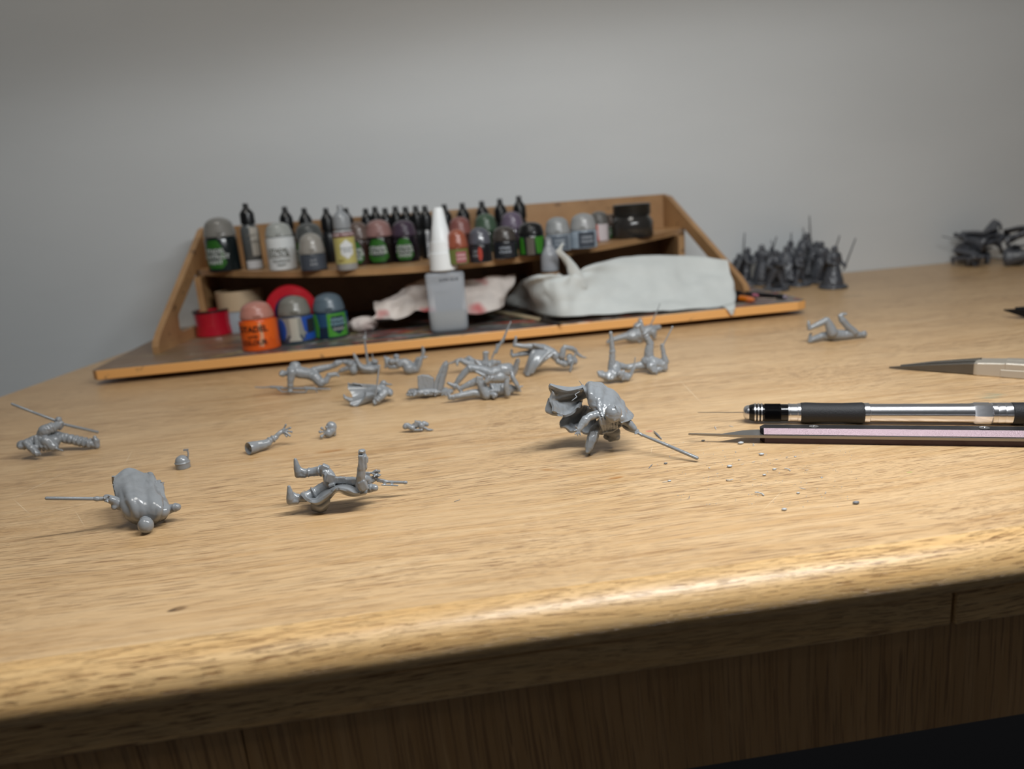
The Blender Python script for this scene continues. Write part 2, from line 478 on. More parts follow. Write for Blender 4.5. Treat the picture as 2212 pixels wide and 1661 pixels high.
# ------------------------------------------------------------------ paint pots and bottles
def arc_strip(g, r, rows, n=10, th=.00018):
    """rows: (z, a0, a1) with angles around z; a thin label wrapped on a cylinder"""
    v = []; f = []
    for rr in (r, r+th):
        for z, a0, a1 in rows:
            for i in range(n+1):
                a_ = a0+(a1-a0)*i/n
                v.append((rr*cos(a_), rr*sin(a_), z))
    m = len(rows); W = n+1
    for s in (0, m*W):
        for j in range(m-1):
            for i in range(n):
                q = s+j*W+i; f.append((q, q+1, q+1+W, q+W))
    for j in range(m-1):
        for i in (0, n):
            q = j*W+i; f.append((q, q+W, q+W+m*W, q+m*W))
    for j in (0, m-1):
        for i in range(n):
            q = j*W+i; f.append((q, q+1, q+1+m*W, q+m*W))
    g.add(v, f)
def ellipse_rows(z0, z1, ac, aw, n=9):
    R = []
    for i in range(n+1):
        t = -1+2*i/n; w = aw*sqrt(max(.02, 1-t*t*.98)); R.append((z0+(z1-z0)*i/n, ac-w, ac+w))
    return R
def shield_rows(z0, z1, ac, aw):
    return [(z0, ac-aw*.1, ac+aw*.1), (z0+(z1-z0)*.2, ac-aw*.75, ac+aw*.75), (z0+(z1-z0)*.4, ac-aw, ac+aw), (z0+(z1-z0)*.8, ac-aw, ac+aw), (z1, ac-aw*.8, ac+aw*.8)]
def hex_rows(z0, z1, ac, aw):
    return [(z0, ac-aw*.02, ac+aw*.02), (z0+(z1-z0)*.25, ac-aw, ac+aw), (z0+(z1-z0)*.75, ac-aw, ac+aw), (z1, ac-aw*.02, ac+aw*.02)]
def text_mesh(txt, size, wrap_r=None, ang=0, z=0, flat=None, depth=.00008, spacing=1.0):
    cu = bpy.data.curves.new('lettering', 'FONT'); cu.body = txt; cu.size = size; cu.align_x = 'CENTER'; cu.align_y = 'CENTER'
    cu.resolution_u = 2; cu.extrude = 0; cu.offset = size*.025; cu.space_character = spacing
    o = bpy.data.objects.new('t', cu); COL.objects.link(o)
    dg = bpy.context.evaluated_depsgraph_get()
    me = bpy.data.meshes.new_from_object(o.evaluated_get(dg))
    bpy.data.objects.remove(o); bpy.data.curves.remove(cu)
    for v in me.vertices:
        x, y = v.co.x, v.co.y
        if wrap_r: a_ = ang+x/wrap_r; v.co = (wrap_r*cos(a_), wrap_r*sin(a_), z+y)
        else: v.co = flat @ Vector((x, y, 0))
    return me
_mc = {}
def C(c, rough=.45, **k):
    key = (c, rough, tuple(sorted(k.items())))
    if key not in _mc: _mc[key] = plain('mat_'+c, c, rough, **k)
    return _mc[key]
def lettering(lines, size, r, ang, z, gap, mat, parent, spacing=1.0):
    for i, t in enumerate(lines):
        mk_mesh('lettering', text_mesh(t, size, r+.00035, ang, z-i*gap, spacing=spacing), mat, parent, smooth=False)

def pot(px, pyb, w, pyt, zs, label, lid='8d8c88', body='26282a', design=None, name='paint_pot', body_frac=.60, lid_trans=.25, group=None, Yfix=None, body_top=None, tab=0.0, taper=.97):
    """flip-top hobby paint pot; w = width in photograph pixels"""
    P = onz(px, pyb, zs) if Yfix is None else None
    if Yfix is not None:
        P = onY(px, pyb, Yfix); P.z = zs
    # the base circle's near edge is at pyb: shift the centre back by a radius
    r = w*mpp(P)/2
    dirv = Vector((P.x, P.y, 0)).normalized()
    if Yfix is None: P = P+dirv*r*.75
    zt = onY(px, pyt, P.y).z
    H = zt-zs
    e = empty(name, P, 0)
    tag(e, label, 'paint pot', group)
    hb = H*body_frac
    G().lathe([(r*.93, 0), (r*1.0, r*.05), (r*.99, hb*.10), (r*(1+taper)/2, hb*.55), (r*taper, hb*.93), (r*(taper-.04), hb*.98), (r*(taper-.12), hb)], 32).obj('body', C(body, .22, coat=.3), e, angle=50)
    g = G()
    hl = H-hb; q = r*taper
    pr = [(q*.86, hb), (q*.985, hb+.0002), (q*.985, hb+hl*.20), (q*.95, hb+hl*.25), (q*.93, hb+hl*.42), (q*.90, hb+hl*.46)]
    for i in range(7):
        t = i/6*pi/2
        pr.append((q*.87*cos(t)+.0001, hb+hl*.52+hl*.48*sin(t)))
    g.lathe(pr, 32)
    a0 = face_dir(P)+tab
    g.box((cos(a0)*q*.98, sin(a0)*q*.98, hb+hl*.22), (r*.16, r*.36, hl*.09), Matrix.Rotation(a0, 3, 'Z'))
    g.obj('lid', C(lid, .32, trans=lid_trans, coat=.2), e, angle=45)
    if design: design(e, r*(1+taper)/2+.0003, hb, face_dir(P))
    return e
def lab(e, col, r, rows, rough=.4):
    g = G(); arc_strip(g, r, rows); return g.obj('label', C(col, rough), e, angle=40)
def d_green(off=-.35, aw=.75, lines=('CITADEL', 'COLOUR', 'SHADE'), txt='c3c9c6', col='2a6220', inner='3a4640'):
    def f(e, r, hb, a):
        lab(e, col, r, [(hb*.10, a+off-aw*.6, a+off+aw*.6), (hb*.25, a+off-aw, a+off+aw), (hb*.70, a+off-aw*.8, a+off+aw*.8), (hb*.92, a+off-aw*.45, a+off+aw*.45)])
        lab(e, inner, r+.0002, [(hb*.30, a+off-aw*.55, a+off+aw*.55), (hb*.68, a+off-aw*.65, a+off+aw*.65)])
        lettering(lines, hb*.17, r+.0002, a+off, hb*.60, hb*.16, C(txt, .5), e)
    return f
def d_orange(e, r, hb, a):
    lab(e, 'e8641c', r, [(hb*.08, a-1.9, a+1.9), (hb*.93, a-1.9, a+1.9)])
    lab(e, 'd8a07c', r+.0002, [(hb*.12, a-.12, a+.12), (hb*.5, a+.02, a+.20), (hb*.90, a-.02, a+.12)])
    lettering(('CITADEL',), hb*.26, r+.0006, a-.40, hb*.70, hb*.2, C('2a1712', .5), e)
    lettering(('LAYER',), hb*.12, r+.0006, a-.38, hb*.47, hb*.2, C('2a1712', .5), e)
    lettering(('COLOUR',), hb*.21, r+.0006, a-.40, hb*.28, hb*.2, C('2a1712', .5), e)
def d_blue(e, r, hb, a):
    lab(e, '8f8f88', r, [(hb*.08, a-1.6, a+1.6), (hb*.93, a-1.6, a+1.6)])
    lab(e, '2450a8', r+.0002, ellipse_rows(hb*.14, hb*.92, a-.95, .34))
    lab(e, '2450a8', r+.0002, [(hb*.10, a+.25, a+1.25), (hb*.36, a+.55, a+1.35), (hb*.45, a+.40, a+1.3), (hb*.93, a+.30, a+1.25)])
    lab(e, '2b2b2e', r+.0004, [(hb*.34, a+.58, a+1.2), (hb*.84, a+.62, a+1.2)])
    lab(e, 'b9b5a8', r+.0004, [(hb*.10, a-.52, a+.22), (hb*.30, a-.36, a+.08), (hb*.93, a-.36, a+.10)])
def d_shield(e, r, hb, a):
    a1 = a+.42
    lab(e, '224a6e', r, [(hb*.45, a-1.5, a+1.5), (hb*.95, a-1.5, a+1.5)])
    lab(e, '4a9432', r+.0002, [(hb*.08, a1-.62, a1+.62), (hb*.94, a1-.60, a1+.60)])
    lab(e, '4a9432', r+.0002, [(hb*.08, a-1.15, a-.80), (hb*.5, a-1.15, a-.72), (hb*.94, a-1.15, a-.86)])
    lab(e, '1f3440', r+.0004, shield_rows(hb*.16, hb*.84, a1, .42))
    lettering(('CITADEL', 'COLOUR'), hb*.14, r+.0005, a1, hb*.70, hb*.15, C('93b7c4', .5), e)
    lettering(('SHADE',), hb*.14, r+.0005, a1, hb*.36, hb*.15, C('b0b0ac', .5), e)
def d_white(e, r, hb, a):
    lab(e, 'dadfe0', r, [(hb*.04, a-1.8, a+1.8), (hb*.98, a-1.8, a+1.8)])
    lettering(('CITADEL', 'COLOUR'), hb*.17, r+.0003, a-.25, hb*.60, hb*.15, C('4a4a38', .5), e)
    lettering(('TECHNICAL', 'PAINT'), hb*.10, r+.0003, a-.1, hb*.29, hb*.12, C('5a6058', .5), e)
def d_panel(col, txt='9aa3ad', aw=.8, off=0.0, lines=('CITADEL', 'COLOUR'), side_col=None):
    def f(e, r, hb, a):
        lab(e, col, r, [(hb*.08, a+off-aw, a+off+aw), (hb*.92, a+off-aw, a+off+aw)])
        if side_col: lab(e, side_col, r+.0001, ellipse_rows(hb*.1, hb*.88, a+off+aw*.75, aw*.35))
        if lines: lettering(lines, hb*.17, r+.0002, a+off, hb*.62, hb*.22, C(txt, .5), e)
    return f
b = BZ1
pot(567, 757, 82, 649, b, 'orange paint pot with pinkish lid at the front of the paint station', 'cf8f80', 'd9591c', d_orange, body_frac=.66, lid_trans=.3, taper=.88)
pot(646, 741, 78, 637, b, 'paint pot with a blue and grey label right of the orange pot', '8b8a82', '3a4454', d_blue, body_frac=.60, lid_trans=.3, taper=.90)
pot(719, 731, 76, 631, b, 'dark blue paint pot with a bright green label and clear lid', '6d7f8c', '15283c', d_shield, body_frac=.60, lid_trans=.4, taper=.91)
SG = 'paint pots on the curved shelf'
def sz(px, off=0): return shelf_z(onY(px, 560, .75).x)+.0001
pot(487, 578, 69, 468, sz(487), 'large dark pot with a green label at the left end of the shelf', '8f8d88', '111a1c', d_green(-.55, .7, ('CITADEL', 'CONTRAST', 'PAINT')), body_frac=.64, group=SG, Yfix=.775)
pot(614, 584, 60, 479, sz(614), 'white paint pot with cloudy lid and black lettering on the shelf', 'b4b8b4', 'd4d8d8', d_white, body_frac=.70, group=SG)
pot(677, 575, 62, 480, sz(677), 'dark-lidded pot behind the small grey pot', '5a5d5c', '1c2a22', d_green(-.9, .4), body_frac=.60, group=SG, Yfix=.775)
pot(680, 585, 58, 502, sz(680), 'small grey pot with a rounded cloudy lid left of the cream bottle', 'a39f98', '3e444c', d_panel('454b55', 'b8bcc0', 1.1, 0, ('C I T', 'A D E')), body_frac=.45, group=SG)
pot(783, 581, 50, 478, sz(783), 'brown-lidded pot with a green label right of the cream bottle', '6d5c55', '2b1a14', d_green(-.45, .7), body_frac=.60, group=SG, Yfix=.735)
pot(827, 580, 60, 473, sz(827), 'pot with a dusty pink lid and green label on the shelf', 'a07a76', '1a1412', d_green(-.2, .75, ('CITADEL', 'COLOUR')), body_frac=.62, group=SG, Yfix=.735)
pot(881, 578, 56, 474, sz(881), 'pot with a dark purple lid and green label on the shelf', '4a3c4c', '160f18', d_green(-.1, .7), body_frac=.62, group=SG, Yfix=.735)
pot(992, 572, 48, 494, sz(992), 'rusty orange lidded pot with red and green label beside the glue bottle', 'a05a44', '70402c', lambda e, r, hb, a: (lab(e, '66703a', r, [(hb*.05, a-.9, a+1.0), (hb*.95, a-.9, a+1.0)]), lab(e, '9a5a60', r+.0002, [(hb*.12, a-.2, a+.75), (hb*.8, a-.2, a+.75)]), lettering(('CITADEL', 'COLOUR'), hb*.15, r+.0003, a+.25, hb*.58, hb*.22, C('e0c8c8'), e)), body_frac=.47, group=SG)
pot(1000, 563, 52, 467, sz(1000), 'tall pot with a reddish pink lid behind the rusty orange pot', '96605a', '3c2220', None, body_frac=.55, group=SG, Yfix=.765)
pot(1040, 567, 50, 490, sz(1040), 'pot with grey lid and red and black label on the shelf', '5a5c66', '17171a', d_panel('2a2a30', '9a9ea4', .55, -.45, ('CIT', 'COL'), '9c3a2e'), body_frac=.52, group=SG)
pot(1055, 556, 52, 460, sz(1055), 'tall pot with a green lid behind the red and black labelled pot', '4c6450', '1c2a20', None, body_frac=.55, group=SG, Yfix=.77)
pot(1093, 559, 55, 488, sz(1093), 'brown-black pot with silver lettering in the middle of the shelf', '46403c', '15171c', d_panel('1c1f26', 'a7b0bc', .9, 0, ('CITADEL', 'COLOUR')), body_frac=.55, group=SG)
pot(1111, 549, 52, 456, sz(1111), 'tall pot with a purple lid behind the silver-lettered pot', '74687c', '2a2030', None, body_frac=.55, group=SG, Yfix=.775)
pot(1150, 552, 60, 479, sz(1150), 'black pot with two green label edges right of the silver-lettered pot', '161616', '15181a', lambda e, r, hb, a: (lab(e, '2f6f1d', r, [(hb*.1, a-.95, a-.5), (hb*.9, a-.9, a-.6)]), lab(e, '2f6f1d', r, [(hb*.1, a+.35, a+.8), (hb*.9, a+.25, a+1.1)]), lab(e, '55504a', r, [(hb*.05, a-.35, a+.2), (hb*.9, a-.35, a+.2)])), body_frac=.62, group=SG)
pot(1207, 543, 57, 468, sz(1207), 'pale grey pot with cloudy lid right of the black and green pot', '9a9d9e', '8b949c', d_panel('5b646e', 'aab2ba', .8, .1, ('CITADEL', 'COLOUR')), body_frac=.50, group=SG)
pot(1262, 537, 60, 460, sz(1262), 'pale grey pot with a dark square label and light blue side', '9d9fa0', '8f9ca8', d_panel('3a414b', 'a2a9b2', .62, .25, ('CITADEL', 'COLOUR')), body_frac=.52, group=SG)
pot(1296, 530, 44, 456, sz(1296), 'pot with a white label edged in red, behind the pale grey pots', '6b6966', '8a8684', lambda e, r, hb, a: (lab(e, 'c4bcc0', r, [(hb*.05, a-.2, a+.9), (hb*.95, a-.2, a+.9)]), lab(e, 'c0482e', r, [(hb*.05, a-.2, a-.02), (hb*.95, a-.3, a-.12)])), body_frac=.60, group=SG, Yfix=.76)
pot(1322, 527, 42, 462, sz(1322), 'black pot with a dark green label beside the glass jar', '4a3424', '15140f', d_green(-.5, .6), body_frac=.55, group=SG, Yfix=.775)

# the square-shouldered glass jar
Pj = onY(1366, 505, .76); Pj.z = sz(1366); rj = 45*mpp(Pj)
e = empty('glass_jar', Pj); tag(e, 'dark glass jar with a black ribbed screw lid at the right end of the shelf', 'jar')
zt = onY(1366, 441, Pj.y).z-Pj.z; zsh = onY(1366, 472, Pj.y).z-Pj.z
G().lathe([(rj*.94, 0), (rj, .002), (rj, zsh-.006), (rj*.97, zsh-.002), (rj*.86, zsh+.001), (rj*.82, zsh+.003)], 40).obj('body', C('2c2a28', .2, coat=.3), e, angle=45)
g = G(); pr = [(rj*.82, zsh+.003)]
for i in range(4):
    z = zsh+.003+(zt-zsh-.003)*i/4; pr += [(rj*.90, z+.0008), (rj*.90, z+(zt-zsh)*.16), (rj*.87, z+(zt-zsh)*.2)]
pr += [(rj*.88, zt), (rj*.80, zt+.0005)]
g.lathe(pr, 40).obj('lid', C('24221f', .3), e, angle=45)

# dropper bottles
def dropper(px, pyt, Y, label, capw=30, cap='0f1012', body='3a3d40', base_z=None, design=None, group=None, tipw=11, cap_h=48, bw=None):
    T = onY(px, pyt, Y); zb = shelf_z(T.x)+.0001 if base_z is None else base_z
    # the tip sits straight above the base: solve x at the tip pixel
    P = Vector((T.x, T.y, zb)); H = T.z-zb; m = mpp(T)
    rc, rt, hc = capw*m/2, tipw*m/2, cap_h*m
    rb = (bw or capw*1.05)*m/2
    e = empty('dropper_bottle', P); tag(e, label, 'bottle', group)
    G().lathe([(rb*.92, 0), (rb, .0012), (rb, H-hc-.006), (rb*.9, H-hc-.003), (rc*.75, H-hc)], 28).obj('body', C(body, .3, coat=.2), e, angle=50)
    G().lathe([(rc*.78, H-hc), (rc, H-hc+.0002), (rc*.98, H-hc*.52), (rc*.93, H-hc*.46), (rt*1.55, H-hc*.29), (rt*1.15, H-hc*.25), (rt, H-.0003), (rt*.75, H)], 24).obj('cap', C(cap, .3, coat=.3), e, angle=50)
    if design: design(e, rb*1.005, H-hc, face_dir(P))
    return e
DG = 'black-capped dropper bottles in the back row of the shelf'
def d_side(e, r, hb, a):
    lab(e, 'b5b0a6', r, [(hb*.30, a+.0, a+1.0), (hb*.93, a+.0, a+1.0)]); lab(e, 'd0d2d6', r, [(hb*.02, a-.9, a+1.0), (hb*.20, a-.9, a+1.0)])
    lettering(('PAINT SET', 'ACRYLIC'), hb*.08, r+.0002, a+.5, hb*.75, hb*.14, C('77736c'), e)
dropper(529, 439, .775, 'dropper bottle with off-white label between the two leftmost pots', 31, body='55595a', design=d_side, group=DG, cap_h=44, bw=38)
first = None
words = {614: 'directly above the white pot', 656: 'third from the left of the back row', 703: 'left of the silver-capped bottle', 746: 'right behind the silver-capped bottle',
         789: 'first of the tight row left of the glue nozzle', 809: 'second of the tight row left of the glue nozzle', 831: 'third of the tight row left of the glue nozzle',
         853: 'fourth of the tight row left of the glue nozzle', 875: 'fifth of the tight row left of the glue nozzle', 897: 'sixth of the tight row left of the glue nozzle',
         959: 'just right of the glue nozzle', 998: 'above the reddish pink lid', 1040: 'above the green lid', 1079: 'between the green and purple lids', 1120: 'above the purple lid'}
for px, py in ((614, 446), (656, 449), (703, 449), (746, 449), (789, 450), (809, 446), (831, 449), (853, 445), (875, 446), (897, 444), (959, 441), (998, 438), (1040, 434), (1079, 429), (1120, 423)):
    Y = .806+.010*((px*7) % 3-1)
    if 780 < px < 900: Y = .790 if (px//10) % 2 else .818
    dropper(px, py, Y, 'black-capped dropper bottle '+words[px], 25 if 780 < px < 900 else 29, group=DG, body='1d1f22')
def d_black(e, r, hb, a):
    lab(e, 'c6c9cc', r, [(hb*.04, a-.22, a+.22), (hb*.94, a-.22, a+.22)])
    me = text_mesh('VALLEJO', hb*.17, flat=Matrix.Identity(3))
    for v in me.vertices: v.co = Vector((0, 0, 0))+Vector(((r+.0004)*cos(a-v.co.y/r), (r+.0004)*sin(a-v.co.y/r), hb*.5+v.co.x))
    mk_mesh('lettering', me, C('2a2c30'), e, smooth=False)
dropper(917, 444, .752, 'black dropper bottle with a narrow white label left of the glue nozzle', 27, body='141517', design=d_black, cap_h=48, bw=33)
def d_cream(e, r, hb, a):
    lab(e, 'b5ad6c', r, [(hb*.16, a-1.2, a+1.2), (hb*.80, a-1.2, a+1.2)])
    lab(e, '5e1f2c', r+.0001, [(hb*.80, a-1.2, a+1.2), (hb*.92, a-1.2, a+1.2)])
    lab(e, 'd4d8da', r+.0003, hex_rows(hb*.27, hb*.74, a+.15, .55))
    lettering(('ARMY PAINTER',), hb*.085, r+.0003, a+.0, hb*.86, .01, C('d9c8c8'), e)
    lettering(('WARPAINTS', 'PRIMER'), hb*.06, r+.0004, a+.15, hb*.53, hb*.07, C('8b9296'), e)
    lettering(('MATT',), hb*.06, r+.0003, a-.45, hb*.24, .01, C('7a5c20'), e)
P = onz(738, 585, sz(738))
dropper(733, 443, P.y+.012, 'dropper bottle with cream and white label and a silver-grey cap', 38, '8e9296', 'a0a2a2', design=d_cream, cap_h=50, bw=47, tipw=12)
# silver-capped bottle in front of the shelf, half hidden by the white tissue
def d_tan(e, r, hb, a):
    lab(e, '8a6a48', r, [(hb*.2, a-1.2, a+1.2), (hb*.98, a-1.2, a+1.2)])
    lab(e, '7a4a44', r+.0002, [(hb*.3, a-.7, a+.5), (hb*.9, a-.7, a+.5)])
    lab(e, 'b4b4b4', r+.0002, [(hb*.5, a+.7, a+1.1), (hb*.95, a+.7, a+1.1)])
dropper(1184, 514, .668, 'dropper bottle with a silver-grey cap standing behind the white tissue', 40, '8d9096', '9a9690', base_z=b, design=d_tan, cap_h=70, bw=44, tipw=14)

# glue bottle
Pg = onY(972, 716, .652); Pg.z = b
e = empty('glue_bottle', Pg, 0); tag(e, 'translucent white glue bottle with a long stepped cone cap, in the centre of the station', 'glue bottle')
m = mpp(Pg); ang = face_dir(Pg)+pi/2; ca, sa = cos(ang), sin(ang)
def gring(wx, wy, z, n=32, p=4.5):
    R = []
    for i in range(n):
        a_ = 2*pi*i/n; c_, s_ = cos(a_), sin(a_)
        x = wx*abs(c_)**(2/p)*(1 if c_ > 0 else -1); y = wy*abs(s_)**(2/p)*(1 if s_ > 0 else -1)
        R.append(Vector((x*ca-y*sa, x*sa+y*ca, z)))
    return R
hz = onY(960, 588, .652).z-b
wx, wy = 41*m, 24*m
GLUE = plain('glue_bottle_plastic', 'ccd4de', .35)
GLUE.node_tree.nodes['Principled BSDF'].inputs['Alpha'].default_value = .42
G().loft([gring(wx*.80, wy*.7, 0), gring(wx*.93, wy*.9, .0012), gring(wx, wy, .0045), gring(wx*1.02, wy, hz*.3), gring(wx*1.0, wy, hz*.6), gring(wx*1.02, wy, hz-.0025), gring(wx*.98, wy*.95, hz-.0008), gring(wx*.90, wy*.8, hz), gring(wx*.58, wx*.5, hz+.0004, p=2), gring(wx*.52, wx*.52, hz+.0028, p=2)]).obj('body', GLUE, e, angle=60)
zl = onY(970, 672, .652).z-b
G().loft([gring(wx*.74, wy*.6, .001), gring(wx*.92, wy*.86, .004), gring(wx*.95, wy*.92, zl*.6), gring(wx*.95, wy*.92, zl)]).obj('liquid', C('7d7b70', .3), e, angle=60)
h0 = hz+.0022; zt = onY(943, 448, .652).z-b
hh = zt-h0
G().lathe([(28*m, h0), (29*m, h0+.0004), (27*m, h0+hh*.28), (25.2*m, h0+hh*.285), (23*m, h0+hh*.46), (21.5*m, h0+hh*.465), (16*m, h0+hh*.72), (15.4*m, h0+hh*.725), (11*m, h0+hh*.97), (9.5*m, zt-.0004), (6*m, zt)], 28).obj('cap', plain('glue_cap', 'e4e8ea', .4, sss=.2), e, angle=35)
fl = Matrix(((ca, 0, sa), (sa, 0, -ca), (0, 1, 0)))
me = text_mesh('SUPER GLUE', .0030, flat=Matrix.Identity(3))
off = Vector((8*m, 0, 0))
for v in me.vertices:
    x, y = v.co.x+off.x, v.co.y
    v.co = Vector((x*ca+(wy*1.012)*sa, x*sa-(wy*1.012)*ca, hz-14*m+y))
mk_mesh('lettering', me, C('4a5058'), e, smooth=False)

# ------------------------------------------------------------------ rolls of tape and spools under the shelf
def ring_prof(ro, ri, h): return [(ri, 0), (ro, 0), (ro, h), (ri, h), (ri, 0)]
P = onz(466, 726, b); mm = mpp(P); P = P+Vector((P.x, P.y, 0)).normalized()*38*mm*.7
e = empty('red_spool', P); tag(e, 'glossy red spool with a dark open top, lowest at the left of the station', 'spool')
hr = onY(466, 669, P.y).z-b; r = 39*mm
G().lathe([(r*.93, 0), (r*1.0, .001), (r*.93, hr*.45), (r*.97, hr*.9), (r*.99, hr), (r*.80, hr), (r*.78, hr*.3), (0.0001, hr*.28)], 36, caps=False).obj('body', C('b4142a', .25, coat=.5), e, angle=50)
G().lathe([(r*1.01, hr-.0010), (r*1.01, hr+.0008), (r*.80, hr+.0008), (r*.80, hr-.0010), (r*1.01, hr-.0010)], 36, caps=False).obj('rim', C('241014', .4), e, angle=40)
P = onY(527, 712, .79); P.z = b; mm = mpp(P); hw = onY(520, 667, .79).z-b
o = G().lathe(ring_prof(.022, .014, hw), 36, caps=False).obj('tape_roll', C('a9b4bc', .5), None, P, angle=40)
tag(o, 'bluish white tape roll underneath the beige masking tape', 'tape')
P2 = onY(522, 668, .79); hb2 = onY(520, 627, .79).z-P2.z; P2.z = b+hw+.0001
rr = 48*mpp(P2)
e = empty('tape_roll', P2); tag(e, 'beige masking tape roll lying on the white roll under the shelf', 'tape')
G().lathe(ring_prof(rr, rr*.8, hb2), 40, caps=False).obj('tape', C('c9b191', .6), e, angle=40)
G().lathe(ring_prof(rr*.8, rr*.74, hb2), 40, caps=False).obj('core', C('a58a68', .8), e, angle=40)
P = onY(627, 653, .708); rS = 55*mpp(P); P.z = b+rS+.0002
rot = Matrix.Rotation(face_dir(P)+pi, 3, 'Z') @ Matrix.Rotation(pi/2, 3, 'Y')
e = empty('electrical_tape_roll', P); tag(e, 'round red tape roll with navy core standing on edge behind the pots', 'tape')
g = G(); g.lathe(ring_prof(rS, rS*.64, .015), 48, mat=rot, caps=False); g.obj('tape', C('c01828', .3, coat=.3), e, angle=40)
g = G(); g.lathe(ring_prof(rS*.64, rS*.54, .0156), 48, mat=rot, caps=False); g.obj('core', C('1c1c46', .4), e, angle=40)

# ------------------------------------------------------------------ thin curved sheets (cloth, tissue, capes)
def catmull(P, k):
    n = len(P); out = []
    for i in range(n-1):
        p0 = P[max(0, i-1)]; p1 = P[i]; p2 = P[i+1]; p3 = P[min(n-1, i+2)]
        if i == 0: p0 = p1*2-p2
        if i == n-2: p3 = p2*2-p1
        for j in range(k):
            t = j/k
            out.append(.5*((2*p1)+(p2-p0)*t+(2*p0-5*p1+4*p2-p3)*t*t+(3*p1-p0-3*p2+p3)*t**3))
    out.append(P[-1].copy())
    return out
def resample(P, n):
    return [P[int(i*(len(P)-1)/(n-1))] if (i*(len(P)-1)) % (n-1) == 0 else P[int(i*(len(P)-1)/(n-1))].lerp(P[int(i*(len(P)-1)/(n-1))+1], (i*(len(P)-1)/(n-1)) % 1) for i in range(n)]
def sheet(rows, k=6, th=1.0, fold=None, edge=None):
    """rows of Vectors -> closed thin shell (verts, faces); fold(s, t, p) returns a normal offset"""
    m = max(len(r) for r in rows)
    rows = [resample(r, m) if len(r) < m else r for r in rows]
    R = [catmull([Vector(p) for p in r], k) for r in rows]
    W = len(R[0])
    Cc = [catmull([r[i] for r in R], k) for i in range(W)]
    Hh = len(Cc[0])
    P = [[Cc[i][j] for i in range(W)] for j in range(Hh)]
    def nr(j, i):
        a = P[j][min(W-1, i+1)]-P[j][max(0, i-1)]; b_ = P[min(Hh-1, j+1)][i]-P[max(0, j-1)][i]
        c = a.cross(b_)
        return c.normalized() if c.length > 1e-12 else Vector((0, 0, 1))
    NN = [[nr(j, i) for i in range(W)] for j in range(Hh)]
    if fold:
        for j in range(Hh):
            for i in range(W):
                P[j][i] = P[j][i]+NN[j][i]*fold(i/(W-1), j/(Hh-1), P[j][i])
        NN = [[nr(j, i) for i in range(W)] for j in range(Hh)]
    v = []; f = []
    for s in (.5, -.5):
        for j in range(Hh):
            for i in range(W): v.append(P[j][i]+NN[j][i]*th*s)
    o = W*Hh
    for j in range(Hh-1):
        for i in range(W-1):
            q = j*W+i
            f.append((q, q+1, q+1+W, q+W)); f.append((o+q, o+q+W, o+q+1+W, o+q+1))
    for i in range(W-1):
        f.append((i, o+i, o+i+1, i+1)); q = (Hh-1)*W+i; f.append((q, q+1, o+q+1, o+q))
    for j in range(Hh-1):
        q = j*W; f.append((q, q+W, o+q+W, o+q)); q = j*W+W-1; f.append((q, o+q, o+q+W, q+W))
    return v, f

# ------------------------------------------------------------------ tissues
def tissue_mat(name, c, stains=(), rough=.85):
    m, nt, bs = new_mat(name); k = N(nt)
    src = k.n('ShaderNodeTexCoord').outputs['Object']
    col = lin(c)
    a = k.ramp(k.noise(k.pos((60, 60, 60), (0, 0, 0), src), 1, 3), .3, .7)
    cc = k.mix(a, col, [x*.93 for x in col])
    for (sc, c2, lo, hi, off) in stains:
        cc = k.mix(k.math('MULTIPLY', k.ramp(k.noise(k.pos((sc, sc, sc), (0, 0, 0), src, off), 1, 2), lo, hi), .85), cc, lin(c2))
    nt.links.new(cc, bs.inputs['Base Color']); bs.inputs['Roughness'].default_value = rough
    n2 = k.noise(k.pos((900, 900, 900), (0, 0, 0), src), 1, 2)
    bp = k.n('ShaderNodeBump'); bp.inputs['Strength'].default_value = .3; bp.inputs['Distance'].default_value = .0004
    k.link(n2, bp.inputs['Height']); k.link(bp.outputs[0], bs.inputs['Normal'])
    return m
WT = tissue_mat('white_tissue', 'c6cac8')
OT = tissue_mat('used_tissue', 'd8cfc8', [(22, 'b9a9a0', .45, .65, (0, 0, 0)), (24, 'c2464a', .54, .62, (3, 1, 2))])
OT2 = tissue_mat('used_tissue_plain', 'd6ccc6', [(30, 'c0aca6', .45, .65, (0, 0, 0))])
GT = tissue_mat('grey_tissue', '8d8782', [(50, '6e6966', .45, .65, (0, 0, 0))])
def crum(amp, sc, seed=0):
    def f(s, t, p):
        q = Vector(p)*sc+Vector((seed, seed*2.1, 0))
        return amp*(1-2*abs(noise.noise(q)))+amp*.4*noise.noise(q*2.7)
    return f
def YP(rows, org): return [[onY(px, py, Y)-org for px, py, Y in r] for r in rows]
org = onY(1330, 650, .69); org.z = b
e = empty('paper_towel', org); tag(e, 'large clean white paper towel draped over the right half of the station', 'paper towel')
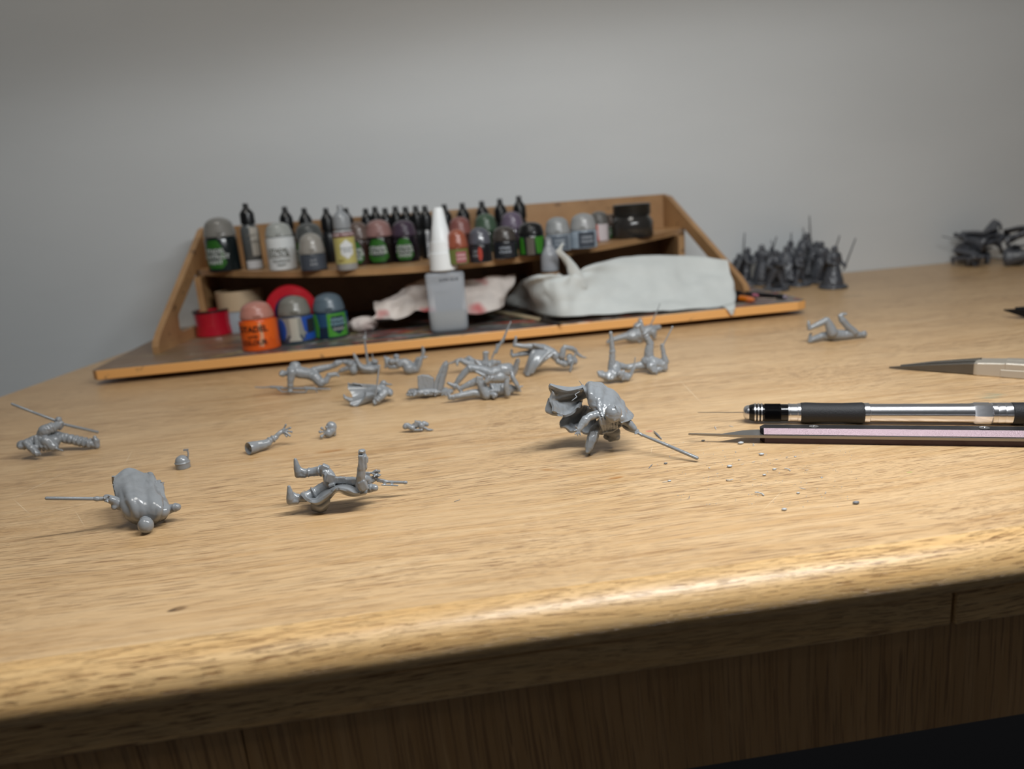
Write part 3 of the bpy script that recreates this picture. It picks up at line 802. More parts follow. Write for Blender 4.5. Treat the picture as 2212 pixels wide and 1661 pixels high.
rows = [
 [(1080, 642, .745), (1112, 614, .735), (1148, 597, .662), (1185, 592, .650), (1235, 594, .650), (1270, 574, .664), (1340, 554, .685), (1400, 551, .692), (1470, 552, .695), (1530, 556, .688), (1572, 562, .676)],
 [(1082, 645, .743), (1116, 626, .730), (1154, 612, .660), (1190, 612, .648), (1235, 620, .647), (1280, 600, .660), (1345, 585, .675), (1400, 582, .680), (1470, 584, .682), (1530, 588, .678), (1578, 592, .670)],
 [(1086, 649, .742), (1121, 638, .725), (1159, 634, .662), (1195, 636, .646), (1238, 640, .643), (1290, 626, .653), (1345, 616, .664), (1405, 614, .668), (1470, 614, .668), (1530, 615, .665), (1586, 620, .662)],
 [(1092, 653, .742), (1128, 651, .720), (1163, 656, .666), (1200, 660, .644), (1240, 662, .640), (1292, 652, .647), (1345, 646, .653), (1405, 644, .654), (1470, 643, .654), (1530, 642, .652), (1590, 642, .650)],
 [(1098, 658, .745), (1134, 667, .716), (1167, 678, .668), (1205, 684, .642), (1245, 683, .638), (1295, 679, .637), (1345, 675, .637), (1405, 672, .637), (1465, 669, .637), (1530, 666, .637), (1583, 666, .636)]]
v, f = sheet(YP(rows, org), 7, .0005, lambda s, t, p: .0022*sin(s*22+t*6+4*noise.noise(p*30))*sin(pi*(.15+.75*t))*(1-.35*s)+.0022*sin(pi*(.1+.8*t))*noise.noise(Vector(p)*32)+.0012*(1-2*abs(noise.noise(Vector(p)*60)))*sin(pi*(.05+.9*t))+.0022*sin(9*math.atan2(t+.05, (s-.40)*1.6))*math.exp(-((s-.40)**2+t*t*.5)*9))
v = [Vector((q.x, q.y, max(q.z, .0006))) for q in v]
mk('sheet', v, f, WT, e)
# hanging corner at the right end of the towel
rows = [[(1560, 661, .636), (1588, 653, .637)], [(1570, 668, .6268), (1588, 663, .6268)], [(1575, 675, .6262), (1586, 672, .6262)], [(1580, 681, .6260), (1583, 680, .6260)]]
v, f = sheet(YP(rows, org), 4, .0005)
v = [Vector((q.x, q.y, max(q.z, .0006) if q.y+org.y > .6272 else q.z)) for q in v]
mk('hanging_corner', v, f, WT, e)
g = G()
tw = [(1256, 636, 30, .6), (1250, 616, 22, .8), (1240, 590, 14, .8), (1232, 572, 11, .7), (1222, 556, 9, .6), (1212, 547, 8, .55), (1207, 541, 6, .5), (1212, 532, 3, .4), (1216, 524, 1.2, .4)]
rings = []
for (px, py, r, s) in tw:
    P = onY(px, py, .656-(612-py)*.00012)-org; mm = mpp(P+org)
    rings.append([P+Vector((r*mm*cos(t), r*mm*s*.7*sin(t), 0))*(1+.25*sin(3*t+py*.1)) for t in [2*pi*i/18 for i in range(18)]])
g.loft(rings); g.obj('twisted_corner', WT, e)
def tiss(name, label, rows, mat, amp, sc, seed, k=8):
    P = onY(rows[-1][0][0], rows[-1][0][1], rows[-1][0][2]); P.z = b
    v, f = sheet(YP(rows, P), k, .0005, crum(amp, sc, seed))
    zmin = min(q.z for q in v)
    if zmin < .0003: v = [Vector((q.x, q.y, max(q.z, .0003+.0002*((i*7) % 3)))) for i, q in enumerate(v)]
    o = mk(name, v, f, mat, None, P); tag(o, label, 'tissue')
# small ball
P = onY(782, 676, .70); P.z = b; mm = mpp(P)
g = G(); g.ico((0, 0, 0), 1, 4)
for q in g.v:
    n_ = 1-2*abs(noise.noise(q*1.6+Vector((4, 0, 0)))); n2 = 1-2*abs(noise.noise(q*3.6))
    q *= (1+.20*n_+.10*n2)
    q.x *= 26*mm; q.y *= 20*mm; q.z = (q.z+1.05)*14.5*mm
o = g.obj('tissue', OT2, None, P); tag(o, 'small crumpled ball of used tissue right of the green-labelled pot', 'tissue')
tiss('tissue', 'used tissue folded in a ridge left of the glue bottle', [
 [(806, 648, .70), (830, 645, .70), (850, 637, .70), (872, 620, .70), (900, 605, .70), (930, 598, .70)],
 [(806, 662, .69), (830, 655, .69), (852, 648, .69), (876, 634, .69), (905, 622, .69), (935, 622, .69)],
 [(812, 678, .682), (835, 672, .685), (858, 668, .69), (880, 652, .69), (910, 650, .685), (940, 655, .68)],
 [(800, 690, .68), (838, 688, .682), (860, 686, .678), (890, 672, .676), (920, 668, .672), (945, 676, .668)]], OT, .0028, 60, 1)
tiss('tissue', 'used tissue with a red stain right of the glue bottle', [
 [(1000, 602, .69), (1030, 600, .69), (1060, 595, .69), (1090, 593, .695), (1117, 590, .70)],
 [(1000, 622, .68), (1030, 618, .68), (1060, 616, .68), (1088, 618, .685), (1112, 615, .695)],
 [(1000, 645, .67), (1030, 642, .67), (1058, 640, .67), (1085, 640, .675), (1100, 640, .69)],
 [(998, 676, .664), (1030, 678, .662), (1055, 674, .662), (1078, 667, .668), (1092, 662, .68)]], OT, .0025, 45, 6)
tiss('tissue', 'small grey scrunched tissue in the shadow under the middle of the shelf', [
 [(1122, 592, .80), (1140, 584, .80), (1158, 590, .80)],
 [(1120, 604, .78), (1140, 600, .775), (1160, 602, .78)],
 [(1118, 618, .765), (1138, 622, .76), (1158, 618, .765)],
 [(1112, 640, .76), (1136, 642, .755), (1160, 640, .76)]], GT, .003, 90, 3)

# ------------------------------------------------------------------ brushes on the station
def brush(name, label, A, B, segs, cat='paintbrush', sc=1.0):
    """segs: (part, colour, [(t, r mm)...], kwargs)"""
    A, B = Vector(A), Vector(B)
    e = empty(name, (A+B)/2); tag(e, label, cat)
    L = B-A
    for part, col, pr, kw in segs:
        t0, t1 = pr[0][0], pr[-1][0]
        g = G(); g.rod(A+L*t0-(A+B)/2, A+L*t1-(A+B)/2, [((t-t0)/(t1-t0), r*.001*sc) for t, r in pr], 16)
        g.obj(part, C(col, **kw), e, angle=50)
A = onz(1074, 674, b+.0022); B = onz(1216, 701, b+.0012)
brush('paintbrush', 'tan-handled paintbrush lying under the left edge of the white towel', A, B, [
 ('handle', 'b0a183', [(-.25, 1.2), (0, 2.0), (.45, 2.4), (.70, 1.9)], dict(rough=.4)),
 ('ferrule', '5b544c', [(.70, 1.9), (.86, 1.5)], dict(rough=.3, metal=.8)),
 ('bristles', '2c2624', [(.86, 1.4), (.94, 1.3), (1.0, .3)], dict(rough=.8))])
A = onz(1560, 628, b+.0035); B = onz(1699, 642, b+.0025)
brush('paintbrush', 'black-handled paintbrush pointing right beyond the foot of the side panel', A, B, [
 ('handle', '121214', [(0, 1.5), (.5, 2.0), (.97, 2.3)], dict(rough=.25)),
 ('end_cap', 'a9a3b4', [(.97, 2.1), (1.0, 2.1)], dict(rough=.2, metal=.5))])
A = onz(1545, 638, b+.003); B = onz(1629, 648, b+.0026)
brush('paintbrush', 'orange-tipped paintbrush with black handle beside the right side panel', A, B, [
 ('handle', '17130f', [(0, 2.0), (.66, 2.6)], dict(rough=.3)),
 ('orange_band', 'c56a14', [(.66, 2.7), (.72, 2.9), (.86, 2.8)], dict(rough=.3)),
 ('end_cap', 'c9713c', [(.86, 2.7), (.95, 2.3), (1.0, 1.0)], dict(rough=.35))])
A = onz(1600, 634, b+.0055); B = onz(1637, 638, b+.0055)
brush('paintbrush', 'thin brush with a pink end lying between the black and orange ones', A, B, [
 ('handle', '2a1a1c', [(0, 1.2), (.75, 1.4)], dict(rough=.4)), ('end_cap', 'b0667c', [(.75, 1.5), (1.0, 1.2)], dict(rough=.4))])
A = onz(1629, 646, b+.0012); B = onz(1690, 644, b+.0008)
brush('wire', 'thin pale wire lying in front of the black brush', A, B, [('wire', 'a99a8c', [(0, .45), (1, .3)], dict(rough=.4))], 'wire')

# ------------------------------------------------------------------ hand drill
STEEL = plain('polished_aluminium', 'dedee2', .24, metal=1.0, bump=.05, bscale=500)
BLK = plain('black_anodised', '0c0c0e', .22, metal=.3, coat=.4)
RUB = plain('black_rubber', '1e1e21', .62, bump=.35, bscale=1500)
zA = .0053
A = onz(1606, 891, zA); B = onz(2212, 893, zA)
dvec = (B-A); dvec.z = 0; dvec.normalize()
def ax(px):                     # point on the axis seen at photograph column px
    lo, hi = -.1, .4
    for _ in range(50):
        mid = (lo+hi)/2; Q = A+dvec*mid; q = Q-CAM_POS
        x = W_PX/2+F_PX*q.dot(RIGHT)/q.dot(fwd)
        if x < px: lo = mid
        else: hi = mid
    return mid
O = A+dvec*ax(1900)
e = empty('hand_drill', (O.x, O.y, 0)); tag(e, 'silver pin vise hand drill with black rubber grip and a fine bit', 'hand drill')
def dr(part, mat, pts, seg=40, knurl=False):
    g = G(); o0 = Vector((O.x, O.y, 0))
    s = [(ax(px), r*.001) for px, r in pts]
    p, q = A+dvec*s[0][0]-o0, A+dvec*s[-1][0]-o0
    g.rod(p, q, [((t-s[0][0])/(s[-1][0]-s[0][0]), r) for t, r in s], seg)
    return g.obj(part, mat, e, angle=28)
dr('drill_bit', plain('drill_bit_steel', '8e8a84', .3, metal=1), [(1507, .10), (1512, .17), (1607, .20)], 10)
dr('nose', STEEL, [(1605, .5), (1606, 2.2), (1609, 3.2), (1613, 3.7), (1618, 3.9)])
dr('chuck', BLK, [(1618, 3.8), (1622, 4.2), (1628, 4.55), (1648, 4.6), (1649, 4.3), (1652, 4.3)])
for x0 in (1629, 1636, 1643): dr('ring', STEEL, [(x0, 4.5), (x0+.6, 4.85), (x0+3.6, 4.85), (x0+4.2, 4.5)])
# knurled part: raised diamonds
s0, s1 = ax(1650), ax(1687); g = G(); nu = 34; nv = 14; v = []; f = []
o0 = Vector((O.x, O.y, 0)); mrot = dvec.to_track_quat('Z', 'Y').to_matrix()
for j in range(nv*2+1):
    for i in range(nu*2):
        r = .00445+(.00022 if (i+j) % 2 == 0 else -.00012)
        if j in (0, nv*2): r = .0040
        t = 2*pi*i/(nu*2); p = mrot @ Vector((r*cos(t), r*sin(t), (s1-s0)*j/(nv*2)))
        v.append(A+dvec*s0-o0+p)
for j in range(nv*2):
    for i in range(nu*2):
        q = j*nu*2+i; q2 = j*nu*2+(i+1) % (nu*2); f.append((q, q2, q2+nu*2, q+nu*2))
f.append(tuple(range(nu*2))[::-1])
g.add(v, f); g.obj('knurled_collar', BLK, e, smooth=False)
dr('chuck_base', BLK, [(1686, 4.3), (1687, 4.45), (1701, 4.45), (1702, 4.2)])
dr('neck', STEEL, [(1701, 4.0), (1702, 4.75), (1706, 4.75), (1707, 4.6), (1722, 4.6), (1723, 4.85), (1729, 4.85)])
dr('grip', RUB, [(1728, 4.6), (1730, 5.1), (1740, 5.3), (1775, 5.0), (1820, 4.95), (1850, 5.2), (1862, 5.3), (1866, 4.9)])
dr('collar', STEEL, [(1865, 4.5), (1866, 5.0), (1877, 5.0), (1879, 4.5)])
dr('tube', STEEL, [(1878, 4.45), (1879, 4.6), (2090, 4.75), (2100, 4.9)])
dr('hex_collar', STEEL, [(2099, 4.8), (2106, 5.4), (2138, 5.4), (2141, 5.0)], 6)
dr('ringed_collar', STEEL, [(2140, 4.9), (2141, 5.1), (2150, 5.1), (2151, 4.9), (2153, 5.1), (2166, 5.1), (2167, 4.9), (2169, 5.1), (2183, 5.1)])
dr('rear_grip', RUB, [(2183, 4.9), (2185, 5.25), (2230, 5.2), (2420, 5.0), (2440, 4.2)])

# ------------------------------------------------------------------ scribing blade with the pink and black handle
A2 = onz(1657, 959.5, 0); B2 = onz(2212, 968, 0); dx = (B2-A2).normalized(); dy = Vector((-dx.y, dx.x, 0)); O2 = A2
e = empty('scraper_knife', O2); tag(e, 'scraper knife with a pink and black metal handle and narrow blade', 'knife')
L2 = (B2-A2).length+.03
def ext(part, mat, sec, x0, x1, ch=0.0, bevel=0):
    g = G(); r = []
    c = Vector((0, sum(p[0] for p in sec)/len(sec), sum(p[1] for p in sec)/len(sec)))
    for x, s in ((x0, 1-ch), (x0+abs(ch)*.004, 1), (x1, 1)):
        r.append([dx*x+dy*((c.y+(y-c.y)*s)*.001)+Vector((0, 0, (c.z+(z-c.z)*s)*.001)) for y, z in sec])
    g.loft(r); return g.obj(part, mat, e, smooth=False, bevel=bevel)
PINK = plain('pink_anodised', '947f86', .45, metal=.35, bump=.4, bscale=2500, vary=.12)
DKP = plain('dark_plum_anodised', '33232b', .35, metal=.5)
BLKM = plain('black_matt_metal', '141318', .35, metal=.4)
sx = -.0030
ext('lower_scale', DKP, [(1.3, 0), (11, 0), (12.3, 3.0), (0.1, 3.0)], sx, L2, .5)
ext('upper_scale', BLKM, [(0.1, 4.5), (12.3, 4.5), (9.2, 7.0), (3.2, 7.0)], sx, L2, .5)
# pink facet set on the front slope
n_ = Vector((0, -.62, .78))
g = G(); pts = []
for x in (sx+.0016, L2):
    for y, z in ((.25, 4.75), (3.0, 6.95)):
        pts.append(dx*x+dy*(y*.001)+Vector((0, 0, z*.001))+(dy*(-.00008)+Vector((0, 0, .00014))))
pts2 = [p+dy*.0003-Vector((0, 0, .0004)) for p in pts]
g.add(pts+pts2, [(0, 1, 3, 2), (4, 6, 7, 5), (0, 2, 6, 4), (1, 5, 7, 3), (0, 4, 5, 1), (2, 3, 7, 6)]); g.obj('pink_facet', PINK, e, smooth=False)
# steel blade plate between the scales
BL = plain('blade_steel', '9a9896', .3, metal=.9, bump=.1, bscale=1500)
tipx = (onz(1487, 938, .0040)-O2).dot(dx); tipy = (onz(1487, 938, .0040)-O2).dot(dy)
wid = (onz(1600, 924, .0045)-O2).dot(dx)
outl = [(L2, -.05), (-.010, .0), (tipx, tipy*1000), (tipx+.0004, tipy*1000+.55), (tipx+.016, 1.9), (wid-.004, 4.6), (wid+.001, 7.6), (wid+.008, 9.0), (-.001, 8.4), (L2, 8.4)]
g = G(); n = len(outl)
v = [dx*x+dy*(y*.001)+Vector((0, 0, z)) for z in (.0031, .0044) for x, y in outl]
v[2].z = .0036; v[3].z = .0036
g.add(v, [tuple(range(n))[::-1], tuple(range(n, 2*n))]+[(i, (i+1) % n, n+(i+1) % n, n+i) for i in range(n)])
g.obj('blade', BL, e, smooth=False)
for px in (1756, 2119):
    Q = onz(px, 915.5 if px < 1900 else 917.5, .0070)-O2; xx = Q.dot(dx)
    g = G(); g.lathe([(.0021, 0), (.0021, .00025), (.0017, .0004), (.0008, .0004), (.0006, .0001)], 20, dx*xx+dy*.0062+Vector((0, 0, .0069))); g.obj('screw', STEEL, e, angle=40)

# ------------------------------------------------------------------ flat-nosed pliers
A3 = onz(1920, 797, 0); B3 = onz(2212, 817, 0); dx3 = (B3-A3).normalized(); dy3 = Vector((-dx3.y, dx3.x, 0))
PL = plain('brushed_steel', 'bdb5a8', .40, metal=.55, bump=.1, bscale=900)
PLD = plain('brushed_steel_dark', '6a6660', .38, metal=.85)
e = empty('pliers', A3); tag(e, 'long-nosed steel pliers lying on the desk behind the hand drill', 'pliers')
def prism(part, mat, st, bevel=.0003):
    g = G(); r = []
    for x, y0, y1, z0, z1 in st:
        r.append([dx3*x*.001+dy3*y*.001+Vector((0, 0, z*.001)) for y, z in ((y0, z0), (y1, z0), (y1, z1), (y0, z1))])
    g.loft(r); return g.obj(part, mat, e, smooth=False, bevel=bevel)
jx = (onz(2106, 810, 0)-A3).length*1000
prism('jaw', PLD, [(0, 0, .8, .5, 1.4), (jx*.5, -.6, 3.2, .6, 4.6), (jx+2, -1.2, 5.0, .5, 7.6)])
prism('jaw', PLD, [(6, 2.2, 3.0, .9, 2.6), (jx*.5, 3.8, 6.6, .8, 5.4), (jx+2, 5.4, 10.5, .5, 8.4)])
prism('joint', PL, [(jx-1, -1.6, 9.5, .2, 7.4), (jx+1, -2.2, 11, 0, 8.0), (jx+13, -2.2, 11.5, 0, 8.6), (jx+15, -2.0, 11.5, 0, 8.8)], .0008)
prism('joint_step', PL, [(jx+12.5, -2.5, 3, .3, 4.6), (jx+34, -2.9, 3, .2, 5.0)], .0003)
prism('handle', PL, [(jx+14, -2.1, 5.0, .1, 8.9), (jx+34, -2.6, 6.0, .1, 9.0), (jx+70, -12, -3, .1, 9.0), (jx+120, -16, -8, .1, 9.0)], .001)
prism('handle', PL, [(jx+14, 5.2, 12, .1, 8.9), (jx+34, 6.2, 14, .1, 9.0), (jx+70, 13, 22, .1, 9.0), (jx+120, 18, 26, .1, 9.0)], .001)
# black snips
A4 = onz(2166, 688, 0); B4 = onz(2240, 691, 0); dx3 = (B4-A4).normalized(); dy3 = Vector((-dx3.y, dx3.x, 0)); A3 = A4
SN = plain('blackened_steel', '1b1b1d', .35, metal=.6)
e = empty('side_cutters', A4); tag(e, 'black side cutters whose jaws point in from the right edge of the photo', 'cutters')
prism('jaw', SN, [(0, 0, .8, 6.4, 7.4), (9, -.6, 1.2, 3.4, 8.0), (18, -1.5, 3.0, .4, 7.6)])
prism('jaw', SN, [(7, 3.0, 3.8, 7.6, 8.8), (13, 3.2, 5.0, 5.0, 9.4), (19, 3.6, 7, .4, 9.2)])
prism('handle', SN, [(17.5, -2, 8, .2, 9), (30, -3, 9, .2, 9), (56, -14, -5, .2, 7.0), (100, -18, -8, .2, 7.0)], .001)

# ------------------------------------------------------------------ plastic figurines
def resin(name, c, rough=.33):
    m, nt, bs = new_mat(name); k = N(nt)
    src = k.n('ShaderNodeTexCoord').outputs['Object']
    cc = k.mix(k.ramp(k.noise(k.pos((260, 260, 260), (0, 0, 0), src), 1, 2), .3, .7), lin(c), [x*.9 for x in lin(c)])
    nt.links.new(cc, bs.inputs['Base Color'])
    bs.inputs['Roughness'].default_value = rough
    bs.inputs['Coat Weight'].default_value = .35; bs.inputs['Coat Roughness'].default_value = .12; bs.inputs['Subsurface Weight'].default_value = .08; bs.inputs['Subsurface Radius'].default_value = (1, 1, 1); bs.inputs['Subsurface Scale'].default_value = .001
    n2 = k.noise(k.pos((1400, 1400, 1400), (0, 0, 0), src), 1, 2)
    bp = k.n('ShaderNodeBump'); bp.inputs['Strength'].default_value = .25; bp.inputs['Distance'].default_value = .00008
    k.link(n2, bp.inputs['Height']); k.link(bp.outputs[0], bs.inputs['Normal'])
    return m
GREY = resin('grey_plastic', '8a8e92', .22)
DGREY = resin('dark_grey_plastic', '4a4d54', .36)

def capsule(g, p, q, r0, r1, seg=12):
    p, q = Vector(p), Vector(q); d = q-p
    if d.length < 1e-6: g.ico(p, r0, 2); return
    m = d.to_track_quat('Z', 'Y').to_matrix(); L = d.length; pr = []
    for i in range(4): a = pi/2*(i/4); pr.append((max(.001*r0, r0*sin(a)), -r0*cos(a)))
    pr.append((r0, 0)); pr.append((r1, L))
    for i in range(1, 5): a = pi/2*(i/4); pr.append((max(.001*r1, r1*cos(a)), L+r1*sin(a)))
    g.lathe(pr, seg, p, m)
def remeshed(name, g, vox, wrinkle=0.0, wfreq=.5, smooth=3, seed=0):
    """fuse the collected shapes (millimetres) into one continuous surface, in metres"""
    me = bpy.data.meshes.new(name); me.from_pydata([tuple(v) for v in g.v], [], g.f)
    bm = bmesh.new(); bm.from_mesh(me); bmesh.ops.recalc_face_normals(bm, faces=bm.faces); bm.to_mesh(me); bm.free()
    o = bpy.data.objects.new('tmp', me); COL.objects.link(o)
    md = o.modifiers.new('r', 'REMESH'); md.mode = 'VOXEL'; md.voxel_size = vox; md.use_smooth_shade = True
    if smooth:
        s = o.modifiers.new('s', 'SMOOTH'); s.factor = .5; s.iterations = smooth
    dg = bpy.context.evaluated_depsgraph_get()
    out = bpy.data.meshes.new_from_object(o.evaluated_get(dg)); bpy.data.objects.remove(o); bpy.data.meshes.remove(me)
    out.name = name
    if wrinkle:
        sd = Vector((seed*7.3, seed*1.7, seed*3.1)); nn = [v.normal.copy() for v in out.vertices]
        for v, n_ in zip(out.vertices, nn):
            q = Vector((v.co.x*wfreq, v.co.y*wfreq, v.co.z*wfreq*.55))+sd
            v.co += n_*(wrinkle*(1-2.6*abs(noise.noise(q)))+wrinkle*.35*noise.noise(q*2.9))
    out.transform(Matrix.Scale(.001, 4))
    return out

class Fig:
    """a figurine drawn joint by joint: u, v in a zoomed crop of the photograph, d = millimetres further away than the anchor"""
    def __init__(s, crop, scale, anchor, label, name='figurine', cat='figurine', group='grey plastic figurines lying on the desk', vox=.34, wr=.16, mat=None):
        s.c, s.k = crop, scale
        px, py = crop[0]+anchor[0]/scale, crop[1]+anchor[1]/scale
        s.A = onz(px, py, 0); s.mm = mpp(s.A)*1000/scale       # mm per crop unit
        s.label, s.name, s.cat, s.group = label, name, cat, group
        s.vox, s.wr, s.mat = vox, wr, mat or GREY
        s.parts = []; s.g = G(); s.seed = len(label)
    def P(s, t):
        u, v = t[0], t[1]; d = t[2] if len(t) > 2 else 0
        w = onY(s.c[0]+u/s.k, s.c[1]+v/s.k, s.A.y+d*.001)
        return (w-s.A)*1000
    def limb(s, pts, g=None, seg=12):
        g = g or s.g
        for a, b_ in zip(pts[:-1], pts[1:]):
            capsule(g, s.P(a), s.P(b_), a[3]*s.mm, b_[3]*s.mm, seg)
        return s
    def blob(s, t, ru, rv=None, rd=None, g=None, rot=0):
        g = g or s.g; rv = rv or ru; rd = rd or min(ru, rv)
        g.ico(s.P(t), s.mm, 3, (ru, rd, rv), Matrix.Rotation(rot, 3, 'Y')); return s
    def box(s, t, du, dv, dd, rot=0, g=None, tilt=0):
        g = g or s.g
        g.box(s.P(t), (du*s.mm, dd*s.mm, dv*s.mm), Matrix.Rotation(rot, 3, 'Y') @ Matrix.Rotation(tilt, 3, 'X')); return s
    def band(s, a, b_, r, n=1, g=None, th=.12):
        """raised bands round a limb between a and b"""
        g = g or s.g; A_, B_ = s.P(a), s.P(b_); L = B_-A_
        for i in range(n):
            t = (i+.5)/n; w = L.length/n*.28; dn = L.normalized()
            g.rod(A_+L*t-dn*w, A_+L*t+dn*w, [(0, r*s.mm), (.3, r*s.mm*(1+th)), (.7, r*s.mm*(1+th)), (1, r*s.mm)], 14)
        return s
    def sheet(s, part, rows, th=1.0, k=6, fold=None, merge=False, fz=None):
        R = [[s.P(t) for t in r] for r in rows]
        v, f = sheet(R, k, th, fold)
        if merge: s.g.add(v, f)
        else: s.parts.append((part, ([p*.001 for p in v], f)))
        return s
    def part(s, name, g, vox=None, wr=0, smooth=2): s.parts.append((name, remeshed(name, g, vox or s.vox, wr, .6, smooth, s.seed))); return s
    def raw(s, name, g): s.parts.append((name, ([p*.001 for p in g.v], g.f))); return s
    def build(s):
        body = remeshed('body' if s.parts else s.name, s.g, s.vox, s.wr, .55, 3, s.seed)
        zs = min(v.co.z for v in body.vertices)
        for n_, m in s.parts:
            zs = min(zs, min(q.z for q in m[0]) if isinstance(m, tuple) else min(v.co.z for v in m.vertices))
        if abs(zs) > .0012: print('FIG dz mm %.1f  %s' % (zs*1000, s.label))
        loc = Vector((s.A.x, s.A.y, -zs+.00005))
        if not s.parts:
            o = mk_mesh(s.name, body, s.mat, None, loc)
            return tag(o, s.label, s.cat, s.group)
        e = empty(s.name, loc); tag(e, s.label, s.cat, s.group)
        mk_mesh('body', body, s.mat, e)
        for n_, m in s.parts:
            if isinstance(m, tuple): mk(n_, m[0], m[1], s.mat, e, angle=50)
            else: mk_mesh(n_, m, s.mat, e)
        return e
    def hand(s, palm, fingers, rp, rf, g=None):
        """palm at a point, one short two-jointed chain per finger tip"""
        g = g or s.g
        s.blob(palm, rp, rp, rp*.7, g)
        for f_ in fingers:
            mid = tuple(palm[i]*.45+f_[i]*.55 for i in range(3))
            mid = (mid[0], mid[1]-rf*.5, mid[2])
            s.limb([(*palm, rf*1.3), (*mid, rf), (*f_, rf*.85)], g, 8)
        return s
    def face(s, c, r, dirv=(0, 0, -1), g=None):
        """brow, nose, chin and ears on a head seen along dirv (u, v, d in units of r)"""
        g = g or s.g; u, v, d = c
        du, dv, dd = dirv
        m = 1.0/s.mm
        s.blob((u+du*r*.9, v+dv*r*.9, d+dd*r*s.mm*.9), r*.22, r*.30, r*.3, g)
        for sg in (-1, 1):
            s.blob((u+du*r*.75+sg*dv*r*.38, v+dv*r*.55-sg*du*r*.38, d+dd*r*s.mm*.8), r*.26, r*.18, r*.2, g)
            s.blob((u+sg*dv*r*.95+sg*r*.0, v-sg*du*r*.95, d), r*.18, r*.26, r*.2, g)
        return s

J = ((1140, 780), 5.267); Bc = ((500, 840), 4.424); Lc = ((0, 840), 3.456); Mc = ((520, 680), 5.027); Nc = ((860, 680), 5.027); Rc = ((1260, 640), 3.456); Qc = ((1400, 400), 3.95)

# 1 crouching caped figure, the nearest in focus
F = Fig(*J, (680, 1080), 'grey plastic figure crouching under a billowing cape with a thin blade touching the desk', vox=.26, wr=.10)
F.limb([(770, 800, 5, 62), (735, 905, 2, 66), (700, 1000, 0, 52), (682, 1052, -1.5, 26)]).limb([(690, 1040, -1, 30), (700, 1060, 2, 22)])
for o_ in (-38, -14, 10, 34): F.limb([(760+o_, 830, 1.5, 13), (735+o_*.9, 930, -.8, 12), (700+o_*.5, 1020, -1.8, 8)])
F.limb([(900, 790, 9, 72), (985, 830, 7, 72), (1010, 880, 6, 46), (940, 905, 8, 34)]).limb([(890, 880, 10, 30), (960, 915, 11, 22)])
F.limb([(850, 770, 8, 95), (910, 720, 5, 110), (1010, 690, 4, 100)])
for o_ in range(6): F.limb([(815+o_*42, 650+o_*8, -2.5, 14), (835+o_*36, 740+o_*2, -2.2, 15), (860+o_*30, 810-o_*3, 0, 12)])
F.limb([(860, 835, 0, 16), (960, 820, -1, 16), (1050, 760, 0, 15)])
F.blob((975, 612, -9), 95, 95, 95).blob((978, 650, -10), 82, 66, 70).limb([(960, 640, -2, 80), (970, 620, -8, 80)])
F.limb([(990, 520, -11.5, 6), (1030, 600, -12.5, 7), (985, 710, -12, 7)]).limb([(905, 650, -11, 12), (935, 775, -8, 7)]).limb([(890, 660, -9, 10), (930, 720, -10.5, 10), (985, 712, -11.5, 10), (1050, 680, -10, 10)])
F.blob((985, 690, -12), 22, 20, 22)
F.limb([(800, 625, 1, 48), (715, 650, -1, 46), (660, 690, -2, 40)]).limb([(660, 690, -2, 50), (620, 745, -3, 40), (590, 790, -4, 32)])
F.band((680, 670, -1.6), (610, 760, -3.2), 44, 1, th=.1)
F.hand((575, 812, -4.5), [(545, 762, -5.5), (530, 815, -6), (540, 858, -6), (568, 868, -6), (600, 862, -5.5)], 30, 10)
F.limb([(1090, 690, 0, 55), (1160, 735, -2, 44), (1215, 790, -3, 32)]).limb([(1100, 770, 1, 20), (1150, 795, -1, 26), (1215, 815, -3, 26)])
F.hand((1235, 822, -3.5), [(1262, 822, -5), (1256, 842, -5.5), (1240, 852, -5.5), (1222, 850, -5), (1262, 806, -3)], 24, 9)
g = G(); F.limb([(1225, 818, -3.5, 17), (1300, 862, -6, 18)], g, 16); F.limb([(1300, 860, -6, 16), (1600, 985, -15, 19), (1925, 1125, -24.5, 20)], g, 16)
F.raw('blade', g)
F.sheet('cloak', [
 [(618, 318, 17), (720, 258, 17), (870, 292, 16), (1010, 392, 14), (1115, 525, 12), (1185, 640, 8)],
 [(628, 335, 13), (722, 318, 10), (850, 362, 9), (985, 445, 9), (1105, 560, 6), (1186, 668, 3)],
 [(650, 370, 11), (715, 405, 6), (820, 450, 4), (935, 505, 4), (1075, 590, 0), (1172, 692, -2)],
 [(682, 440, 11), (715, 500, 6), (800, 545, 1), (885, 580, 1), (1050, 635, -4), (1130, 712, -5)],
 [(705, 530, 10), (765, 585, 4), (835, 640, -1), (882, 672, -2), (1000, 700, -3), (1070, 722, -6)]],
 1.0, 9, lambda s, t, p: .75*sin(s*17+t*2.5)*(.35+.65*t)+.35*sin(s*31-t*3)+.5*noise.noise(p*.35)+.25*(1-2*abs(noise.noise(p*.6))))
F.sheet('cloak_wing', [
 [(250, 300, 5), (340, 330, 7), (450, 345, 10), (560, 328, 13), (650, 315, 16)],
 [(262, 380, 6), (350, 420, 11), (450, 430, 15), (560, 425, 18), (660, 385, 18)],
 [(268, 480, 5), (350, 515, 10), (440, 525, 14), (535, 500, 17), (640, 445, 19)],
 [(290, 590, 2), (370, 625, 5), (450, 640, 8), (530, 600, 12), (575, 525, 16)]],
 1.2, 8, lambda s, t, p: .8*sin(t*13+s*5)*(.4+s)+.4*noise.noise(p*.5))
F.sheet('cloak_edge', [[(246, 288, 6), (330, 308, 8), (450, 322, 11), (560, 318, 13.5), (625, 295, 16)], [(250, 310, 4), (340, 345, 6), (450, 368, 9), (560, 350, 12), (640, 325, 15)]], 1.5, 6)
